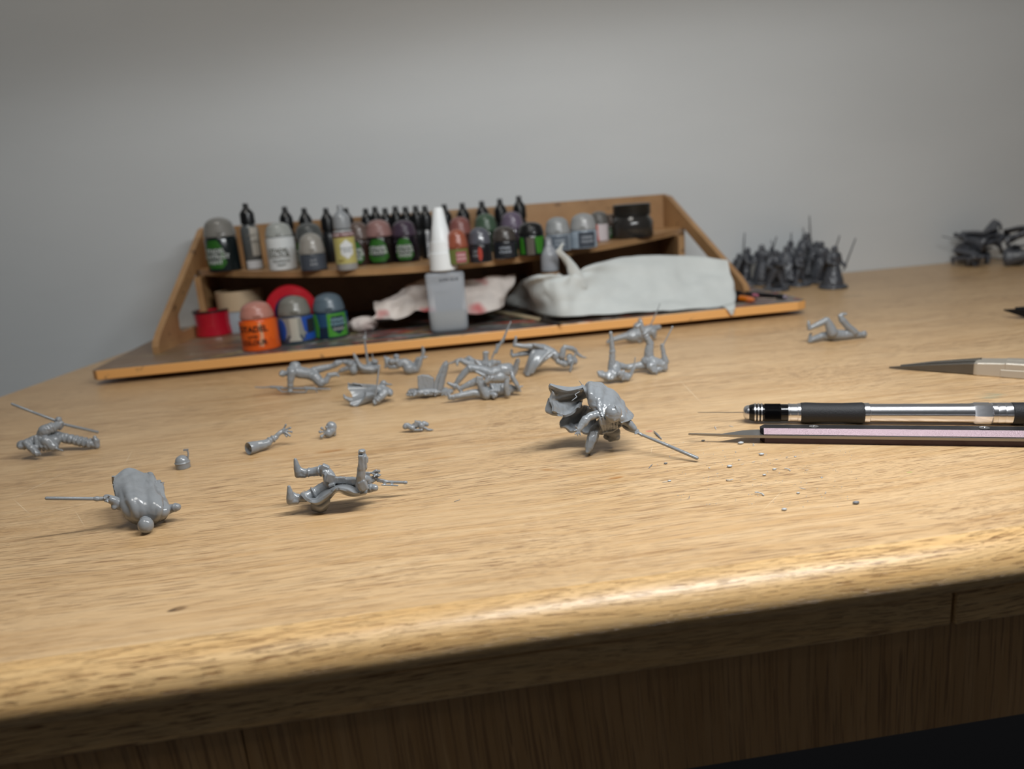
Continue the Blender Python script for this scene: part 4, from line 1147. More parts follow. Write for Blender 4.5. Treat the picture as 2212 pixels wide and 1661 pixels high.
F.sheet('cloak_fold', [[(240, 440, 9), (270, 500, 7), (300, 560, 6)], [(205, 585, 7), (270, 615, 5), (340, 630, 4)], [(290, 620, 6), (340, 640, 5), (400, 642, 6)]], 1.0, 5)
F.sheet('cloak_back', [
 [(560, 548, 21), (640, 528, 21), (700, 548, 17), (745, 600, 11)],
 [(430, 640, 19), (560, 640, 22), (680, 655, 19), (775, 700, 11)],
 [(375, 705, 15), (520, 730, 18), (650, 755, 15), (790, 775, 9)],
 [(372, 778, 12), (500, 812, 11), (640, 832, 9), (805, 830, 5)]], 1.1, 8, lambda s, t, p: .8*sin(s*15+t*3)+.3*noise.noise(p*.5))
g = G(); F.limb([(585, 245, 15, 3), (625, 300, 15, 5), (650, 345, 13, 6)], g, 8); F.limb([(600, 345, 15, 4), (640, 350, 14, 4)], g, 8)
F.limb([(505, 470, 10, 5), (560, 430, 11, 5), (540, 400, 12, 5), (590, 370, 13, 5)], g, 8); F.raw('flash_strand', g)
F.build()

# 2 armoured figure on its back with a pistol
F = Fig(*Bc, (850, 1180), 'grey plastic armoured figure lying on its back with raised knee, raised arm and a pistol', vox=.28, wr=.08)
F.limb([(613, 690, 8, 17), (622, 740, 8, 28), (640, 800, 8, 40), (640, 835, 8, 34)]).limb([(640, 835, 8, 30), (700, 830, 8, 36)]).limb([(665, 790, 8, 26), (700, 812, 8, 36), (740, 815, 8, 38)])
F.limb([(740, 812, 8, 42), (800, 805, 8, 46), (870, 795, 7, 50)]).band((735, 812, 8), (745, 812, 8), 44, 1).band((840, 800, 7.5), (872, 793, 7), 49, 1, th=.2)
F.box((895, 770, 5), 70, 60, 60, .6).box((880, 815, 2.5), 24, 40, 24, .3)
F.limb([(890, 780, 6, 48), (935, 850, 4, 60), (950, 910, 3, 68)]).box((945, 870, -.5), 80, 90, 24, .4)
F.limb([(551, 950, 0, 15), (560, 1000, 0, 28), (565, 1060, 0, 38), (560, 1090, 0, 32)]).limb([(560, 1090, 0, 26), (625, 1088, 0, 28)]).limb([(590, 1020, 1, 22), (630, 1060, 1, 36), (700, 1055, 2, 40)])
F.limb([(700, 1050, 2, 46), (780, 1015, 4, 52), (860, 975, 5, 60), (940, 940, 4, 66)]).band((770, 1015, 3), (800, 1000, 3.5), 55, 1, th=.15).band((615, 1050, 1), (640, 1058, 1.3), 38, 1)
F.limb([(940, 940, 4, 72), (1050, 925, 4, 72), (1160, 930, 4, 80), (1240, 960, 4, 62)])
for u in (1000, 1040, 1075): F.box((u, 885, 0), 30, 62, 40, .05)
F.box((1150, 900, -.2), 110, 70, 40, .1).box((960, 935, -1), 60, 30, 30, -.2)
for u in (975, 1010, 1050): F.limb([(u, 860, 3, 7), (u+10, 940, -.4, 8)])
F.limb([(1280, 965, 3, 46), (1335, 965, 2, 40)]).limb([(1330, 955, 2, 34), (1372, 960, 1, 34)], seg=20).band((1325, 960, 2), (1350, 960, 1.6), 40, 1)
F.blob((1250, 935, -4.5), 52, 62, 50).box((1262, 940, -6), 70, 95, 30, -.35)
F.limb([(1230, 920, -4, 46), (1238, 840, -5, 42), (1245, 780, -5, 40)]).limb([(1245, 780, -5, 42), (1258, 700, -4.5, 38), (1262, 650, -4, 28)])
F.box((1240, 715, -6), 46, 140, 40, .10).box((1280, 710, -5), 30, 120, 50, .10).box((1296, 690, -4), 24, 50, 40, .1).box((1285, 760, -4.5), 30, 40, 50, .1)
F.blob((1250, 615, -4), 34, 28, 24)
for i in range(4): F.limb([(1240+i*12, 598, -5, 8), (1228+i*9, 612+i*2, -6.4, 8), (1232+i*9, 628, -6, 7)], seg=8)
F.limb([(1226, 600, -4, 9), (1217, 628, -5, 8)], seg=8)
F.limb([(1270, 870, 6, 40), (1330, 880, 8, 34), (1375, 870, 9, 30)]).limb([(1310, 900, 7, 34), (1360, 880, 8, 26)])
F.hand((1385, 840, 8), [(1350, 825, 6), (1365, 855, 6), (1410, 850, 6), (1425, 835, 6.5), (1400, 800, 8)], 30, 10)
g = G()
F.limb([(1470, 900, 7, 19), (1500, 902, 7, 15), (1660, 908, 6, 15)], g, 16); F.limb([(1655, 908, 6, 18), (1668, 908, 6, 18)], g, 16); F.limb([(1660, 908, 6, 9), (1678, 908, 6, 9)], g, 12)
F.limb([(1440, 932, 6, 8), (1590, 938, 5.5, 8)], g, 10); F.box((1465, 918, 6.4), 24, 24, 12, g=g); F.box((1535, 920, 6.2), 24, 22, 12, g=g)
F.box((1430, 890, 7.3), 80, 32, 26, .28, g); F.box((1300, 835, 7.5), 50, 60, 26, .1, g); F.box((1350, 862, 7.5), 90, 22, 22, .35, g); F.box((1395, 800, 7.8), 60, 24, 22, .1, g)
F.limb([(1280, 818, 7.5, 12), (1350, 815, 7.5, 12), (1385, 795, 7.5, 14)], g)
F.part('pistol', g, .2, smooth=1)
F.sheet('cape', [
 [(690, 992, 9), (750, 1000, 9), (830, 985, 8), (920, 945, 6), (1030, 930, 0), (1130, 945, -2), (1220, 990, -2), (1305, 950, 0)],
 [(676, 1000, 2), (745, 1050, 2), (830, 1060, 1), (915, 1000, -1), (1020, 950, -4), (1120, 965, -4.5), (1210, 1005, -4), (1300, 990, -3)],
 [(668, 1012, -1), (735, 1078, -3), (820, 1098, -4), (905, 1045, -5), (1000, 978, -6), (1090, 985, -6), (1180, 1015, -5), (1292, 1008, -4)],
 [(690, 1035, 3), (770, 1105, 2), (850, 1130, 1), (930, 1070, 1), (1010, 1000, 1), (1090, 1015, 2), (1180, 1030, 2), (1280, 1025, 1)]], 1.0, 6, lambda s, t, p: .25*sin(s*14))
F.sheet('cape_tail', [[(775, 1090, 1), (850, 1100, -2), (950, 1050, -2)], [(772, 1130, 1), (850, 1145, -3), (935, 1100, -2)], [(778, 1165, 2), (850, 1182, 0), (905, 1165, 0)]], 1.5, 6)
F.build()

# 3 bald caped figure face down
F = Fig(*Lc, (1080, 1062), 'grey plastic figure lying face down under a smooth cape, round head towards the camera', vox=.30, wr=.05)
F.blob((1085, 1000, -3), 56, 60, 55).limb([(1085, 985, -1, 44), (1085, 950, 2, 44), (1085, 900, 6, 60)])
F.limb([(985, 880, 6, 55), (1090, 880, 6, 75), (1205, 880, 7, 52)]).limb([(1000, 820, 12, 55), (1060, 780, 18, 70), (1060, 700, 26, 62)]).limb([(1140, 800, 14, 50), (1150, 720, 24, 45)])
F.limb([(900, 850, 7, 42), (845, 815, 6, 34), (795, 798, 5, 30)]).limb([(860, 820, 7, 34), (850, 866, 5, 22)])
F.hand((795, 800, 4), [(775, 785, 2), (778, 802, 1.5), (780, 820, 2), (800, 828, 2), (812, 780, 3)], 24, 9)
F.limb([(1225, 890, 7, 46), (1275, 875, 7, 34), (1318, 866, 6, 30)]).band((1290, 870, 6.5), (1322, 866, 6), 31, 1)
g = G(); F.limb([(800, 803, 4, 16), (705, 803, 3, 16)], g, 16); F.limb([(725, 803, 3.2, 19), (716, 803, 3.1, 19)], g, 16); F.limb([(705, 803, 3, 13), (345, 799, 1, 13)], g, 16); F.raw('blade', g)
F.sheet('cape', [
 [(845, 640, 22), (900, 606, 25), (965, 590, 27), (1050, 612, 27), (1125, 606, 27), (1160, 668, 22), (1212, 680, 20)],
 [(852, 700, 16), (925, 672, 17), (990, 680, 17), (1065, 715, 14), (1130, 690, 17), (1162, 740, 14), (1216, 750, 15)],
 [(872, 800, 9), (935, 780, 6), (1005, 780, 5), (1080, 795, 5), (1150, 785, 6), (1200, 815, 7), (1245, 830, 10)],
 [(900, 880, 6), (955, 865, 2), (1030, 868, 1), (1100, 875, 1), (1170, 868, 1), (1220, 880, 2), (1268, 880, 6)],
 [(930, 930, 6), (972, 940, 2), (1035, 945, 1), (1090, 938, 1), (1150, 942, 1), (1200, 935, 2), (1245, 925, 6)],
 [(960, 955, 10), (1000, 978, 7), (1045, 985, 5), (1090, 975, 5), (1140, 985, 5), (1180, 965, 7), (1220, 950, 10)]],
 1.6, 7, lambda s, t, p: .35*sin(s*13+3*t)*(1-t)**1.2+.8*noise.noise(p*.25)*(1-t)+.4*(1-2*abs(noise.noise(p*.45)))*(1-t)+.75*sin(abs(s-.5)*34+t*5)*math.exp(-((t-.62)/.2)**2)*min(1, abs(s-.5)*3.4)**2)
F.sheet('cape_inner_fold', [[(1165, 668, 24), (1190, 672, 26), (1212, 690, 24)], [(1160, 720, 20), (1190, 730, 18), (1216, 740, 20)], [(1165, 770, 15), (1195, 780, 13), (1216, 790, 15)]], 1.2, 5)
F.sheet('cape_lining', [[(842, 640, 21), (848, 690, 24), (858, 740, 20)], [(850, 632, 23), (858, 700, 27), (872, 800, 14)]], 1.4, 5)
F.build()

# 4 figure with a long staff at the far left
F = Fig(*Lc, (255, 515), 'grey plastic figure at the far left lying with a long straight staff across it', vox=.38, wr=.22)
F.blob((172, 430, -1), 40, 36, 36).blob((160, 440, -3), 22, 20, 20)
F.limb([(200, 420, 1, 34), (260, 400, 2, 42), (330, 385, 4, 42), (395, 400, 4, 52)]).limb([(350, 400, 0, 40), (400, 440, 0, 36)])
for o_ in (0, 30, 60): F.limb([(270+o_, 370, 0, 12), (280+o_, 440, -2, 12), (300+o_, 470, -1, 8)])
F.limb([(200, 415, -2, 26), (240, 455, -4, 26), (275, 490, -5, 22), (290, 498, -5, 16)])
F.hand((285, 498, -5), [(296, 505, -6), (282, 510, -6), (268, 508, -6), (300, 492, -6)], 15, 6)
F.limb([(310, 350, 2, 30), (330, 322, 2, 38), (390, 300, 4, 34), (430, 282, 6, 28)]).band((330, 322, 2), (410, 292, 5), 37, 4)
F.limb([(450, 300, 8, 18), (440, 240, 8, 22)]).hand((455, 275, 8), [(425, 262, 6), (435, 245, 6), (470, 262, 7), (492, 275, 8), (430, 285, 6)], 26, 9)
F.limb([(400, 355, 8, 38), (520, 385, 8, 36), (640, 412, 6, 30), (710, 425, 5, 24)]).band((480, 375, 8), (690, 420, 5), 34, 6, th=.16)
F.limb([(712, 372, 5, 14), (722, 400, 5, 22), (726, 436, 5, 20), (700, 432, 5, 18)]).limb([(400, 450, -1, 10), (470, 470, -3, 6)])
g = G(); F.limb([(92, 122, 12, 8), (98, 126, 12, 10), (250, 185, 10, 10), (425, 250, 8, 11), (480, 275, 8, 11), (728, 332, 24, 12)], g, 10); F.raw('staff', g)
F.build()

# 5 helmet
F = Fig(*Lc, (1362, 590), 'tiny grey plastic domed helmet with a thin antenna', name='helmet_piece', cat='model part', group='loose model parts', vox=.2, wr=0)
c = F.P((1362, 550, 0)); r = 52*F.mm
F.g.lathe([(r, F.P((1362, 590, 0)).z), (r*1.02, c.z-.2), (r*1.08, c.z), (r*1.08, c.z+.35), (r*.98, c.z+.5)]+[(r*.97*cos(t), c.z+.5+r*.95*sin(t)) for t in [i*pi/14 for i in range(1, 7)]]+[(.01, c.z+.5+r*.95)], 32, (c.x, 0, 0))
F.box((1360, 565, -3), 12, 40, 6)
g = G(); F.limb([(1402, 520, 0, 7), (1406, 480, 0, 6), (1400, 465, 0, 6)], g, 8); F.box((1388, 456, 0), 36, 12, 10, g=g); F.raw('antenna', g)
F.build()
# 6 loose arm
F = Fig(*Lc, (1850, 484), 'loose grey plastic arm with a hollow sleeve and five spread fingers', name='arm_piece', cat='model part', group='loose model parts', vox=.22, wr=.05)
F.limb([(1900, 428, 1, 42), (1960, 412, 2, 38), (1995, 400, 3, 32)]).limb([(1985, 395, 3, 24), (2035, 370, 5, 24), (2060, 355, 6, 20)]).band((2000, 388, 3.5), (2050, 362, 5.5), 25, 2, th=.2)
F.limb([(2060, 350, 6, 17), (2085, 325, 7, 17), (2108, 312, 8, 19)])
for a_, b_ in (((2122, 285, 8), (2132, 264, 8)), ((2142, 295, 7), (2166, 286, 7)), ((2148, 310, 6.5), (2176, 316, 6)), ((2138, 325, 6), (2162, 345, 5.5)), ((2125, 332, 6.5), (2140, 348, 6))):
    F.limb([(2105, 310, 7.5, 9), (*a_, 7), (*b_, 7)], seg=8); F.blob(b_, 9, 9, 9)
g = G(); p_, q_ = F.P((1852, 440, -2.5)), F.P((1915, 424, 1.2)); rr = 46*F.mm
g.rod(p_, q_, [(.5, rr*.5), (.02, rr*.86), (0, rr*.98), (.05, rr*1.02), (.6, rr*1.0), (1, rr*.92)], 28); F.raw('sleeve_opening', g)
F.build()
# 7 loose hand and 8 backpack piece
F = Fig(*Bc, (930, 466), 'small loose grey plastic piece with four round-tipped fingers', name='hand_piece', cat='model part', group='loose model parts', vox=.22, wr=.03)
F.blob((955, 368, 2), 52, 55, 45).blob((925, 425, 0), 42, 42, 36).limb([(970, 390, 2, 34), (982, 435, 2, 20)]).limb([(960, 400, 1, 40), (930, 430, 0, 38)])
for u, v_, r_ in ((865, 382, 15), (848, 415, 16), (908, 370, 14), (862, 460, 17)): F.limb([(905, 415, -1, 8), (u, v_, -2, 7)], seg=8); F.blob((u, v_, -2), r_, r_, r_)
F.build()
F = Fig(*Bc, (1760, 414), 'small loose grey plastic jet pack with tubes and a pointed tip', name='backpack_piece', cat='model part', group='loose model parts', vox=.22, wr=.03)
F.blob((1662, 372, 1), 26, 28, 24).limb([(1662, 350, 1, 14), (1690, 345, 1, 12)]).limb([(1690, 365, 1, 28), (1730, 385, 0, 26)], seg=16).limb([(1740, 370, 2, 30), (1790, 345, 2, 34)], seg=6)
F.blob((1815, 362, 0), 30, 34, 30).limb([(1840, 340, 2, 26), (1868, 350, 2, 22)]).limb([(1740, 405, 0, 12), (1820, 402, -1, 12)]).limb([(1840, 380, 0, 14), (1880, 400, -1, 12), (1905, 402, -1, 12), (1935, 402, -2, 3)], seg=8).box((1770, 345, 1), 50, 60, 30, .4)
F.build()

# 9 crawling figure with rifle
F = Fig(*Mc, (540, 866), 'grey plastic figure on hands and knees with a long rifle lying under its arm', vox=.36, wr=.12)
F.blob((458, 652, -1), 36, 38, 36).blob((435, 662, -3), 18, 20, 16).limb([(490, 655, 0, 26), (540, 640, 2, 40)])
F.blob((592, 572, 5), 62, 52, 50).limb([(560, 620, 3, 58), (640, 640, 4, 68), (740, 655, 5, 62), (810, 690, 5, 58)]).band((730, 650, 5), (760, 660, 5), 62, 1, th=.05)
F.limb([(800, 620, 8, 44), (880, 600, 8, 40), (970, 580, 8, 32), (1010, 565, 8, 26)]).limb([(1010, 570, 8, 30), (1045, 545, 8, 38), (1085, 530, 8, 28)])
F.limb([(820, 700, 3, 58), (870, 755, 2, 46)]).limb([(870, 760, 2, 42), (925, 735, 2, 36), (960, 680, 3, 26)]).limb([(960, 675, 3, 30), (1030, 660, 3, 26), (1065, 680, 3, 14)])
F.limb([(560, 640, -2, 48), (545, 710, -3, 38), (540, 780, -3, 28), (538, 820, -3, 22)]).band((543, 760, -3), (539, 800, -3), 30, 1)
F.hand((538, 832, -3), [(515, 842, -4), (530, 852, -5), (548, 852, -5), (562, 840, -4), (560, 822, -2)], 20, 8)
g = G(); F.limb([(160, 802, 4, 7), (250, 805, 3, 8), (330, 800, 2, 9)], g); F.limb([(330, 800, 2, 15), (450, 805, 0, 16)], g); F.limb([(440, 810, 0, 11), (700, 815, -2, 11)], g); F.limb([(700, 812, -2, 18), (800, 818, -3, 19)], g); F.limb([(800, 820, -3, 9), (970, 822, -4, 9)], g)
F.limb([(400, 815, 0, 9), (450, 850, -1, 8), (700, 856, -3, 8), (730, 825, -3, 9)], g); F.limb([(815, 825, -3, 7), (830, 855, -3, 7)], g); F.part('rifle', g, .22, smooth=1)
F.build()
# 10 figure with upright staff
F = Fig(*Mc, (1240, 655), 'grey plastic figure lying with curved robe and a barbed staff standing up', vox=.36, wr=.14)
F.limb([(1060, 632, 2, 12), (1085, 610, 2, 20), (1150, 585, 1, 28), (1200, 560, 1, 34)]).band((1090, 608, 2), (1150, 585, 1), 25, 3)
F.limb([(1110, 510, 4, 22), (1160, 520, 4, 34), (1220, 530, 3, 40)]).blob((1225, 605, -1), 44, 46, 40).blob((1190, 535, 0), 36, 34, 34).limb([(1240, 560, 2, 48), (1320, 580, 3, 42), (1420, 590, 3, 40), (1490, 590, 3, 26)])
F.blob((1455, 515, 3), 40, 32, 34).limb([(1400, 540, 4, 34), (1460, 540, 4, 34)])
F.sheet('robe', [[(1228, 425, 5), (1270, 500, 1), (1330, 545, -1), (1420, 560, -2), (1510, 545, 0)], [(1240, 470, 1), (1275, 540, -3), (1340, 585, -4), (1425, 600, -4), (1512, 585, -2)], [(1275, 540, 1), (1300, 600, -1), (1350, 630, -2), (1430, 635, -2), (1500, 620, 0)]], 1.2, 6, lambda s, t, p: .3*sin(s*14))
g = G(); F.limb([(1355, 175, 4, 3), (1354, 225, 4, 9), (1352, 240, 4, 14)], g, 8); F.blob((1345, 258, 4), 22, 30, 18, g); F.limb([(1325, 262, 4, 5), (1312, 275, 4, 3)], g, 8); F.limb([(1368, 262, 4, 5), (1380, 280, 4, 3)], g, 8)
F.limb([(1346, 285, 4, 12), (1362, 400, 4, 13), (1382, 535, 3, 16)], g, 10); F.part('staff', g, .22, smooth=1)
g = G(); F.limb([(1426, 418, 6, 3), (1434, 470, 6, 8), (1450, 510, 5, 10)], g, 8); F.limb([(1225, 415, 5, 5), (1262, 470, 4, 9), (1285, 510, 3, 9)], g, 8); F.limb([(1225, 415, 5, 5), (1240, 440, 5, 7)], g, 8); F.raw('blade_tip', g)
F.build()
# 11 plump figure with raised arm
F = Fig(*Mc, (1830, 648), 'rounded grey plastic figure on its back with one thin arm raised, behind the rubble base', vox=.36, wr=.10)
F.blob((1828, 582, 0), 64, 64, 56).limb([(1820, 550, 2, 62), (1780, 525, 3, 56), (1730, 520, 3, 44)]).limb([(1720, 540, 1, 34), (1700, 500, 1, 34)]).blob((1690, 455, 6), 34, 32, 28).blob((1640, 505, 0), 38, 34, 32)
F.limb([(1700, 560, 2, 30), (1620, 560, 2, 30), (1590, 520, 2, 28), (1568, 470, 2, 16), (1562, 450, 2, 10)]).limb([(1590, 520, 2, 24), (1572, 568, 2, 16)]).limb([(1610, 480, 3, 18), (1570, 460, 3, 12)])
F.limb([(1870, 600, 1, 40), (1910, 595, 0, 30), (1935, 540, 0, 32), (1950, 490, 0, 28)]).limb([(1895, 540, 4, 28), (1925, 480, 4, 26)]).limb([(1950, 480, 0, 26), (1975, 450, 0, 18), (1985, 400, 0, 20), (1978, 365, 0, 14)]).limb([(1965, 465, 0, 20), (2000, 462, 0, 16), (2024, 452, 0, 8)])
F.hand((1975, 362, 0), [(1962, 345, -1), (1972, 340, -1), (1984, 345, -1), (1992, 360, 0)], 14, 6)
F.build()
# 12 robed figure with straight sword, open robe facing left
F = Fig(*Mc, (1240, 990), 'grey plastic figure in bell-shaped robe open to the left, thin sword upright', vox=.34, wr=.14)
F.limb([(1280, 850, 6, 50), (1400, 830, 5, 70), (1500, 820, 3, 64), (1570, 820, 3, 52)]).blob((1615, 838, 2), 40, 48, 42).blob((1628, 850, -2), 22, 30, 24)
F.limb([(1530, 770, 5, 36), (1550, 735, 5, 32), (1590, 745, 5, 12), (1640, 752, 6, 7)]).limb([(1560, 840, -2, 46), (1525, 880, -4, 40), (1480, 925, -5, 28)]).band((1530, 872, -4), (1475, 930, -5), 34, 3, th=.12)
F.hand((1458, 935, -5), [(1436, 925, -6), (1440, 950, -6.5), (1458, 965, -6.5), (1475, 955, -6), (1480, 915, -6)], 24, 9)
F.limb([(1118, 862, 2, 8), (1135, 895, 1, 18), (1200, 925, 1, 30), (1280, 900, 3, 34)]).limb([(1170, 740, 8, 12), (1230, 790, 6, 22), (1300, 830, 5, 32)])
def bell(n=22):
    rim = [(1170, 745), (1240, 742), (1310, 760), (1362, 815), (1352, 880), (1300, 945), (1235, 985), (1185, 965), (1215, 900), (1190, 830), (1162, 790)]
    rows = []
    for t in (0, .3, .65, 1):
        r = []
        for i, (u, v_) in enumerate(rim+rim[:1]):
            a_ = i/len(rim)*2*pi; d = 6-9*sin(a_*.5+.2)*(1 if i > 3 else .3)
            cu, cv = 1500, 825; ang_ = math.atan2(v_-860, u-1260)
            eu, ev = cu+60*cos(ang_), cv+60*sin(ang_)
            r.append((u+(eu-u)*t, v_+(ev-v_)*t, (d*(1-t)+3*t)))
        rows.append(r)
    return rows
F.sheet('robe', bell(), 1.1, 3, lambda s, t, p: .35*sin(s*40)*(1-t))
g = G(); F.limb([(1450, 970, -5, 12), (1458, 900, -5, 12)], g, 10); F.limb([(1458, 900, -5, 9), (1478, 760, -4, 9), (1502, 548, -3, 9)], g, 10); F.limb([(1495, 548, -3, 7), (1512, 546, -3, 7)], g, 8); F.raw('sword', g)
F.build()
# 13 rubble base
F = Fig(*Nc, (330, 915), 'grey plastic rubble base with a square rock and a tall pointed shard', name='scenic_base', cat='model part', group=None, vox=.32, wr=.0)
F.g = G(); pts = [(85, 880), (150, 812), (260, 845), (370, 815), (470, 815), (590, 832), (560, 870), (430, 885), (330, 910), (200, 912), (130, 895)]
c = (330, 868)
n_ = 26
F.limb([(110, 885, 4, 22), (200, 878, 3, 34), (330, 868, 3, 42), (450, 862, 4, 38), (580, 856, 8, 26)]).limb([(140, 850, 14, 28), (260, 855, 10, 36), (400, 845, 10, 36), (520, 840, 12, 30)])
for i in range(90):
    u = 100+RND.random()*480; v_ = 835+RND.random()*70-(u-300)*.03; F.blob((u, v_, 2+RND.random()*8-(v_-850)*.12), 7+RND.random()*9)
g = G()
def rock(poly, d0, d1, g):
    n = len(poly); v = [F.P((u, v_, d0)) for u, v_ in poly]+[F.P((u+14, v_-6, d1)) for u, v_ in poly]
    cc = sum(v, Vector())/len(v)
    g.add(v, [tuple(range(n))[::-1], tuple(range(n, 2*n))]+[(i, (i+1) % n, n+(i+1) % n, n+i) for i in range(n)])
g1 = G(); rock([(212, 690), (260, 676), (330, 684), (382, 715), (392, 800), (380, 850), (225, 850), (215, 780)], 3, 10, g1); F.part('rock', g1, .35, .12)
g2 = G(); rock([(385, 850), (395, 750), (450, 620), (490, 545), (518, 525), (542, 560), (530, 640), (505, 730), (480, 850)], 3, 7.5, g2); rock([(420, 850), (455, 700), (500, 580), (522, 560), (500, 700), (470, 850)], 2, 4, g2); F.part('shard', g2, .32, .1)
F.build()
# 14 figure with a rifle pointing up, behind the pair
F = Fig(*Nc, (900, 632), 'grey plastic figure at the back of the tangled trio, long rifle pointing up', vox=.36, wr=.14)
F.limb([(548, 528, 4, 8), (600, 515, 4, 12), (640, 495, 3, 18), (680, 490, 3, 26), (740, 520, 3, 34), (800, 540, 3, 38)]).limb([(640, 520, 2, 18), (645, 548, 1, 10)]).limb([(730, 490, 8, 24), (770, 470, 8, 28), (820, 510, 6, 34)])
F.limb([(800, 540, 3, 48), (880, 545, 2, 58), (960, 560, 2, 58), (1030, 530, 3, 50), (1090, 520, 4, 30)]).limb([(955, 540, -1, 36), (950, 470, -1, 30)]).blob((950, 440, -1), 30, 32, 28)
F.limb([(1000, 560, -3, 28), (1050, 520, -3, 30)]).band((900, 540, -1), (1000, 560, -1), 55, 3, th=.06).limb([(850, 500, 0, 20), (930, 590, -3, 18)])
F.blob((950, 412, -1), 34, 22, 30).limb([(965, 400, -2, 8), (990, 412, -3, 6)])
g = G(); F.limb([(1018, 470, 2, 9), (1050, 395, 2, 12)], g); F.box((1072, 360, 2), 30, 90, 22, .25, g); F.limb([(1062, 410, 2, 14), (1105, 320, 2, 15), (1140, 265, 2, 14)], g); F.limb([(1140, 265, 2, 12), (1185, 160, 2, 11), (1222, 75, 2, 8)], g); F.limb([(1135, 300, 2, 9), (1165, 230, 2, 9)], g); F.part('rifle', g, .24, smooth=1)
F.build()
# 15 broad figure of the trio
F = Fig(*Nc, (1120, 770), 'broad-bellied grey plastic figure in the middle of the tangled trio, one leg bent', vox=.36, wr=.10)
F.blob((1150, 630, 4), 105, 80, 70).blob((1060, 650, 3), 70, 70, 60).limb([(1120, 700, 2, 60), (1040, 710, 2, 52)]).blob((1190, 590, 7), 62, 44, 48)
F.limb([(1010, 660, 2, 56), (900, 620, 2, 52), (790, 600, 2, 44)]).limb([(770, 610, 2, 38), (720, 660, 2, 36), (670, 720, 2, 34), (625, 780, 2, 24)]).limb([(545, 765, 2, 15), (585, 785, 2, 22), (625, 800, 1, 26), (612, 830, 1, 14)]).band((760, 615, 2), (800, 600, 2), 44, 1, th=.1)
F.limb([(850, 640, -4, 14), (930, 680, -5, 22), (960, 720, -4, 16)])
F.limb([(1250, 660, 3, 40), (1272, 620, 2, 34), (1288, 560, 1, 30), (1300, 525, 0, 26)]).hand((1302, 520, 0), [(1285, 508, -2), (1296, 500, -2), (1310, 500, -2), (1320, 512, -1), (1325, 530, 0)], 24, 8)
F.build()
# 16 lowest figure of the trio
F = Fig(*Nc, (700, 945), 'grey plastic figure lowest of the tangled trio, lying with both boots to the left', vox=.36, wr=.14)
F.limb([(540, 865, 0, 10), (552, 895, 0, 18), (560, 930, 0, 20), (610, 935, 0, 18)]).limb([(565, 920, 0, 22), (650, 905, 0, 30), (740, 885, 1, 36), (830, 870, 2, 42), (920, 880, 2, 52)])
F.limb([(640, 790, 2, 12), (655, 815, 2, 20), (680, 845, 2, 20)]).limb([(690, 820, 2, 24), (760, 785, 2, 34), (850, 745, 2, 42)]).box((885, 730, 0), 70, 70, 50, .2)
F.limb([(885, 745, 1, 48), (925, 820, 0, 52), (960, 890, -1, 56)]).blob((970, 900, -1), 52, 42, 44).box((1010, 870, -3), 40, 60, 20, .3)
F.limb([(960, 870, 2, 58), (1060, 845, 3, 66), (1160, 830, 3, 68), (1230, 830, 3, 50)]).limb([(1010, 780, 0, 18), (1060, 900, -3, 16)])
for u in (1040, 1075, 1110): F.limb([(u, 775, 1, 13), (u-14, 850, -3, 15), (u-20, 890, -2, 10)])
F.blob((1290, 830, 2), 40, 36, 36).limb([(1310, 810, 1, 14), (1355, 798, 1, 8)]).limb([(1320, 850, 1, 12), (1335, 855, 0, 8)])
F.limb([(1190, 880, -4, 34), (1175, 800, -5, 32), (1185, 740, -5, 26)]).hand((1190, 715, -5), [(1165, 712, -6), (1178, 696, -6), (1198, 696, -6), (1215, 706, -6), (1212, 728, -6)], 25, 9)
F.limb([(1235, 650, 0, 18), (1245, 700, -1, 26), (1290, 780, -2, 24), (1320, 835, -2, 14)]).limb([(1030, 700, -2, 20), (960, 745, -4, 24), (990, 700, -4, 18)])
F.limb([(1020, 890, -4, 20), (1060, 895, -5, 22), (1040, 918, -5, 16)])
F.build()
# 17 caped figure arched in a bridge
F = Fig(*Nc, (1395, 660), 'grey plastic figure bridged on its cape and a short blade, behind the crouching caped one', vox=.36, wr=.12)
F.limb([(1278, 232, 4, 12), (1272, 275, 4, 18), (1262, 325, 4, 20)]).limb([(1262, 320, 4, 20), (1330, 330, 4, 26), (1400, 338, 4, 28)]).limb([(1400, 335, 4, 32), (1500, 345, 4, 42), (1580, 360, 4, 50)])
F.limb([(1232, 375, 8, 12), (1232, 420, 8, 18), (1245, 450, 8, 14)]).limb([(1245, 440, 8, 18), (1330, 420, 8, 28), (1460, 400, 8, 34)])
F.limb([(1580, 365, 4, 52), (1660, 400, 3, 52), (1720, 450, 2, 50), (1770, 495, 2, 48)]).limb([(1560, 350, 1, 20), (1480, 320, 0, 20)]).limb([(1740, 500, 0, 36), (1810, 530, -1, 34), (1880, 490, 0, 28)])
F.blob((1915, 495, 0), 36, 44, 38).blob((1860, 450, 2), 40, 34, 30).limb([(1800, 520, -2, 24), (1870, 540, -2, 14)]).limb([(1840, 460, -3, 12), (1860, 520, -4, 12)])
F.limb([(1780, 440, -2, 38), (1790, 380, -2, 32), (1810, 345, -2, 26)]).limb([(1810, 345, -2, 26), (1890, 360, -1, 26), (1930, 385, 0, 20)]).band((1880, 358, -1), (1930, 385, 0), 24, 2)
F.limb([(1930, 390, 0, 16), (1960, 430, 0, 18), (2000, 450, 0, 12), (2052, 460, 0, 5)])
for k_ in range(3): F.limb([(1985, 440+k_*8, 0, 6), (2015+k_*8, 450+k_*7, -1, 5)], seg=8)
g = G(); F.limb([(1925, 410, -3, 7), (1918, 440, -3, 13), (1890, 530, -4, 15), (1868, 605, -4, 13)], g, 8); F.raw('blade', g)
